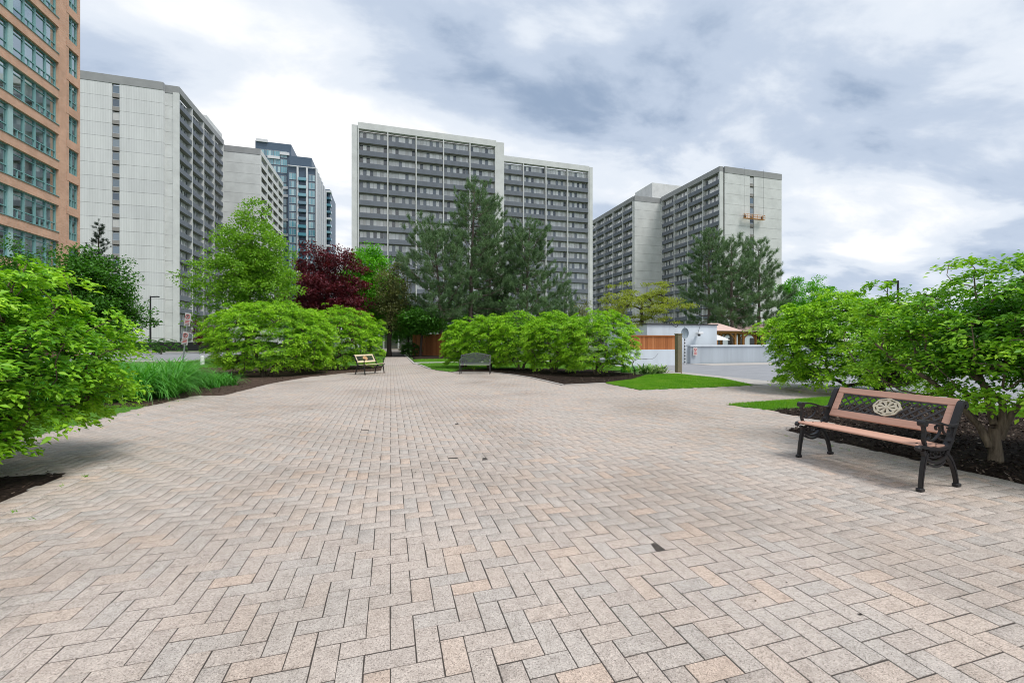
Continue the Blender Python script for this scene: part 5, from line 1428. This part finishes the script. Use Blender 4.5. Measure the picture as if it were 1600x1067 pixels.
# pines behind the middle row
PG = 'tall pines'
pine('pine_tree', 'tallest pine with clear pale trunk in the centre', T(735, 44), hgt(281, 44), 4.9, 4.4, 91, group=PG, conic=.58, lean=(.5, 0), trunk_r=.27, per=44)
pine('pine_tree', 'pine at the left of the central group, trunk before the cedar fence', T(690, 42), hgt(348, 42), 4.6, 3.4, 92, group=PG, conic=.6, lean=(-1.0, 0), trunk_r=.22)
pine('pine_tree', 'pine at the right of the central group with low sweeping branches', T(822, 46), hgt(350, 46), 5.6, 2.4, 93, group=PG, conic=.65, lean=(.4, 0), trunk_r=.24)
pine('pine_tree', 'pine behind the tallest one, between it and the right pine', T(765, 50), hgt(322, 50), 3.8, 3.6, 94, group=PG, conic=.6, trunk_r=.22)
pine('pine_tree', 'small pine low at the far right of the central group', T(882, 47), hgt(448, 47), 2.8, 1.6, 95, group=PG, trunk_r=.12)
# pines on the right behind the wall
pine('pine_tree', 'leftmost pine of the right-hand group behind the low wall', T(1108, 50), hgt(362, 50), 4.6, 2.4, 96, group=PG, trunk_r=.22, conic=.6)
pine('pine_tree', 'middle pine of the right-hand group behind the low wall', T(1143, 44), hgt(376, 44), 3.6, 2.6, 97, group=PG, trunk_r=.2, conic=.6)
pine('pine_tree', 'rightmost pine of the right-hand group, above the gazebo', T(1186, 46), hgt(380, 46), 3.7, 2.8, 98, group=PG, trunk_r=.2, conic=.6)
tree('yellow_green_tree', 'open yellow-green tree with dark spreading branches behind the cedar screen', T(1003, 30), 5, (3.3, 2.6, 2.2, hgt(436, 30), 0, 0), 1.4, 110, 12000, 0.11, M['yellowgreen'], M['bark_dark'], 99, 0.5, shape='round', tip=0.013, wl_=.3, inner=.6, zpen=.4)
tree('bright_maple', 'vivid green tree showing between the right pines and the right shrub', T(1268, 62), 11, (3.2, 3.0, 1.5, hgt(431, 62)), 2, 130, 15000, 0.24, M['bright'], M['bark_dark'], 100, 0.85)
tree('bright_maple', 'small vivid green tree just right of the right-hand pines', T(1236, 58), 10, (1.9, 1.9, 1.5, hgt(425, 58)), 2, 90, 9000, 0.22, M['bright'], M['bark_dark'], 101, 0.75)
tree('red_shrub_tree', 'small reddish tree beside the lantern post', T(322, 52), 5, (1.5, 1.5, .8, hgt(492, 52)), 1, 60, 4500, 0.15, M['purple'], M['bark_dark'], 102, 0.5)
# fallen leaves and dirt flecks on the stones
rng = np.random.default_rng(9)
wv = []
for (wx, wy) in [ground(52, 810), ground(20, 800)] + [(-3.085 + rng.normal(0, .01), rng.uniform(3.4, 5.7)) for _ in range(5)] + [(5.75 + rng.normal(0, .02), rng.uniform(1.8, 5.0)) for _ in range(9)] + [(rng.uniform(-4.9, -4.3), rng.uniform(6.5, 12)) for _ in range(6)]:
    for _ in range(rng.integers(5, 14)):
        a = rng.uniform(0, 6.28); h = rng.uniform(.01, .035); x, y = wx + rng.normal(0, .012), wy + rng.normal(0, .012)
        wv += [(x - .003, y, 0), (x + .003, y + .002, 0), (x + math.cos(a) * h * .8, y + math.sin(a) * h * .8, h)]
struct('joint_weeds', mesh_np('joint_weeds', np.array(wv), np.arange(len(wv)).reshape(-1, 3), [M['blade']]), 'stuff')
n = 240; fx_, fy_ = sample_poly(PLAZA, n); k = in_view(fx_, fy_) & (fy_ < 16); fx_, fy_ = fx_[k], fy_[k]; n = len(fx_)
L_ = rng.uniform(.006, .028, n); a_ = rng.uniform(0, 6.28, n); pos = np.stack([fx_, fy_, np.full(n, .006)], -1)
struct('leaf_litter', leaf_mesh(pos, np.stack([np.cos(a_), np.sin(a_), rng.normal(0, .1, n)], -1), np.tile([0, 0, 1.0], (n, 1)), L_, L_ * .55, M['chip'], 'leaf_litter'), 'stuff')
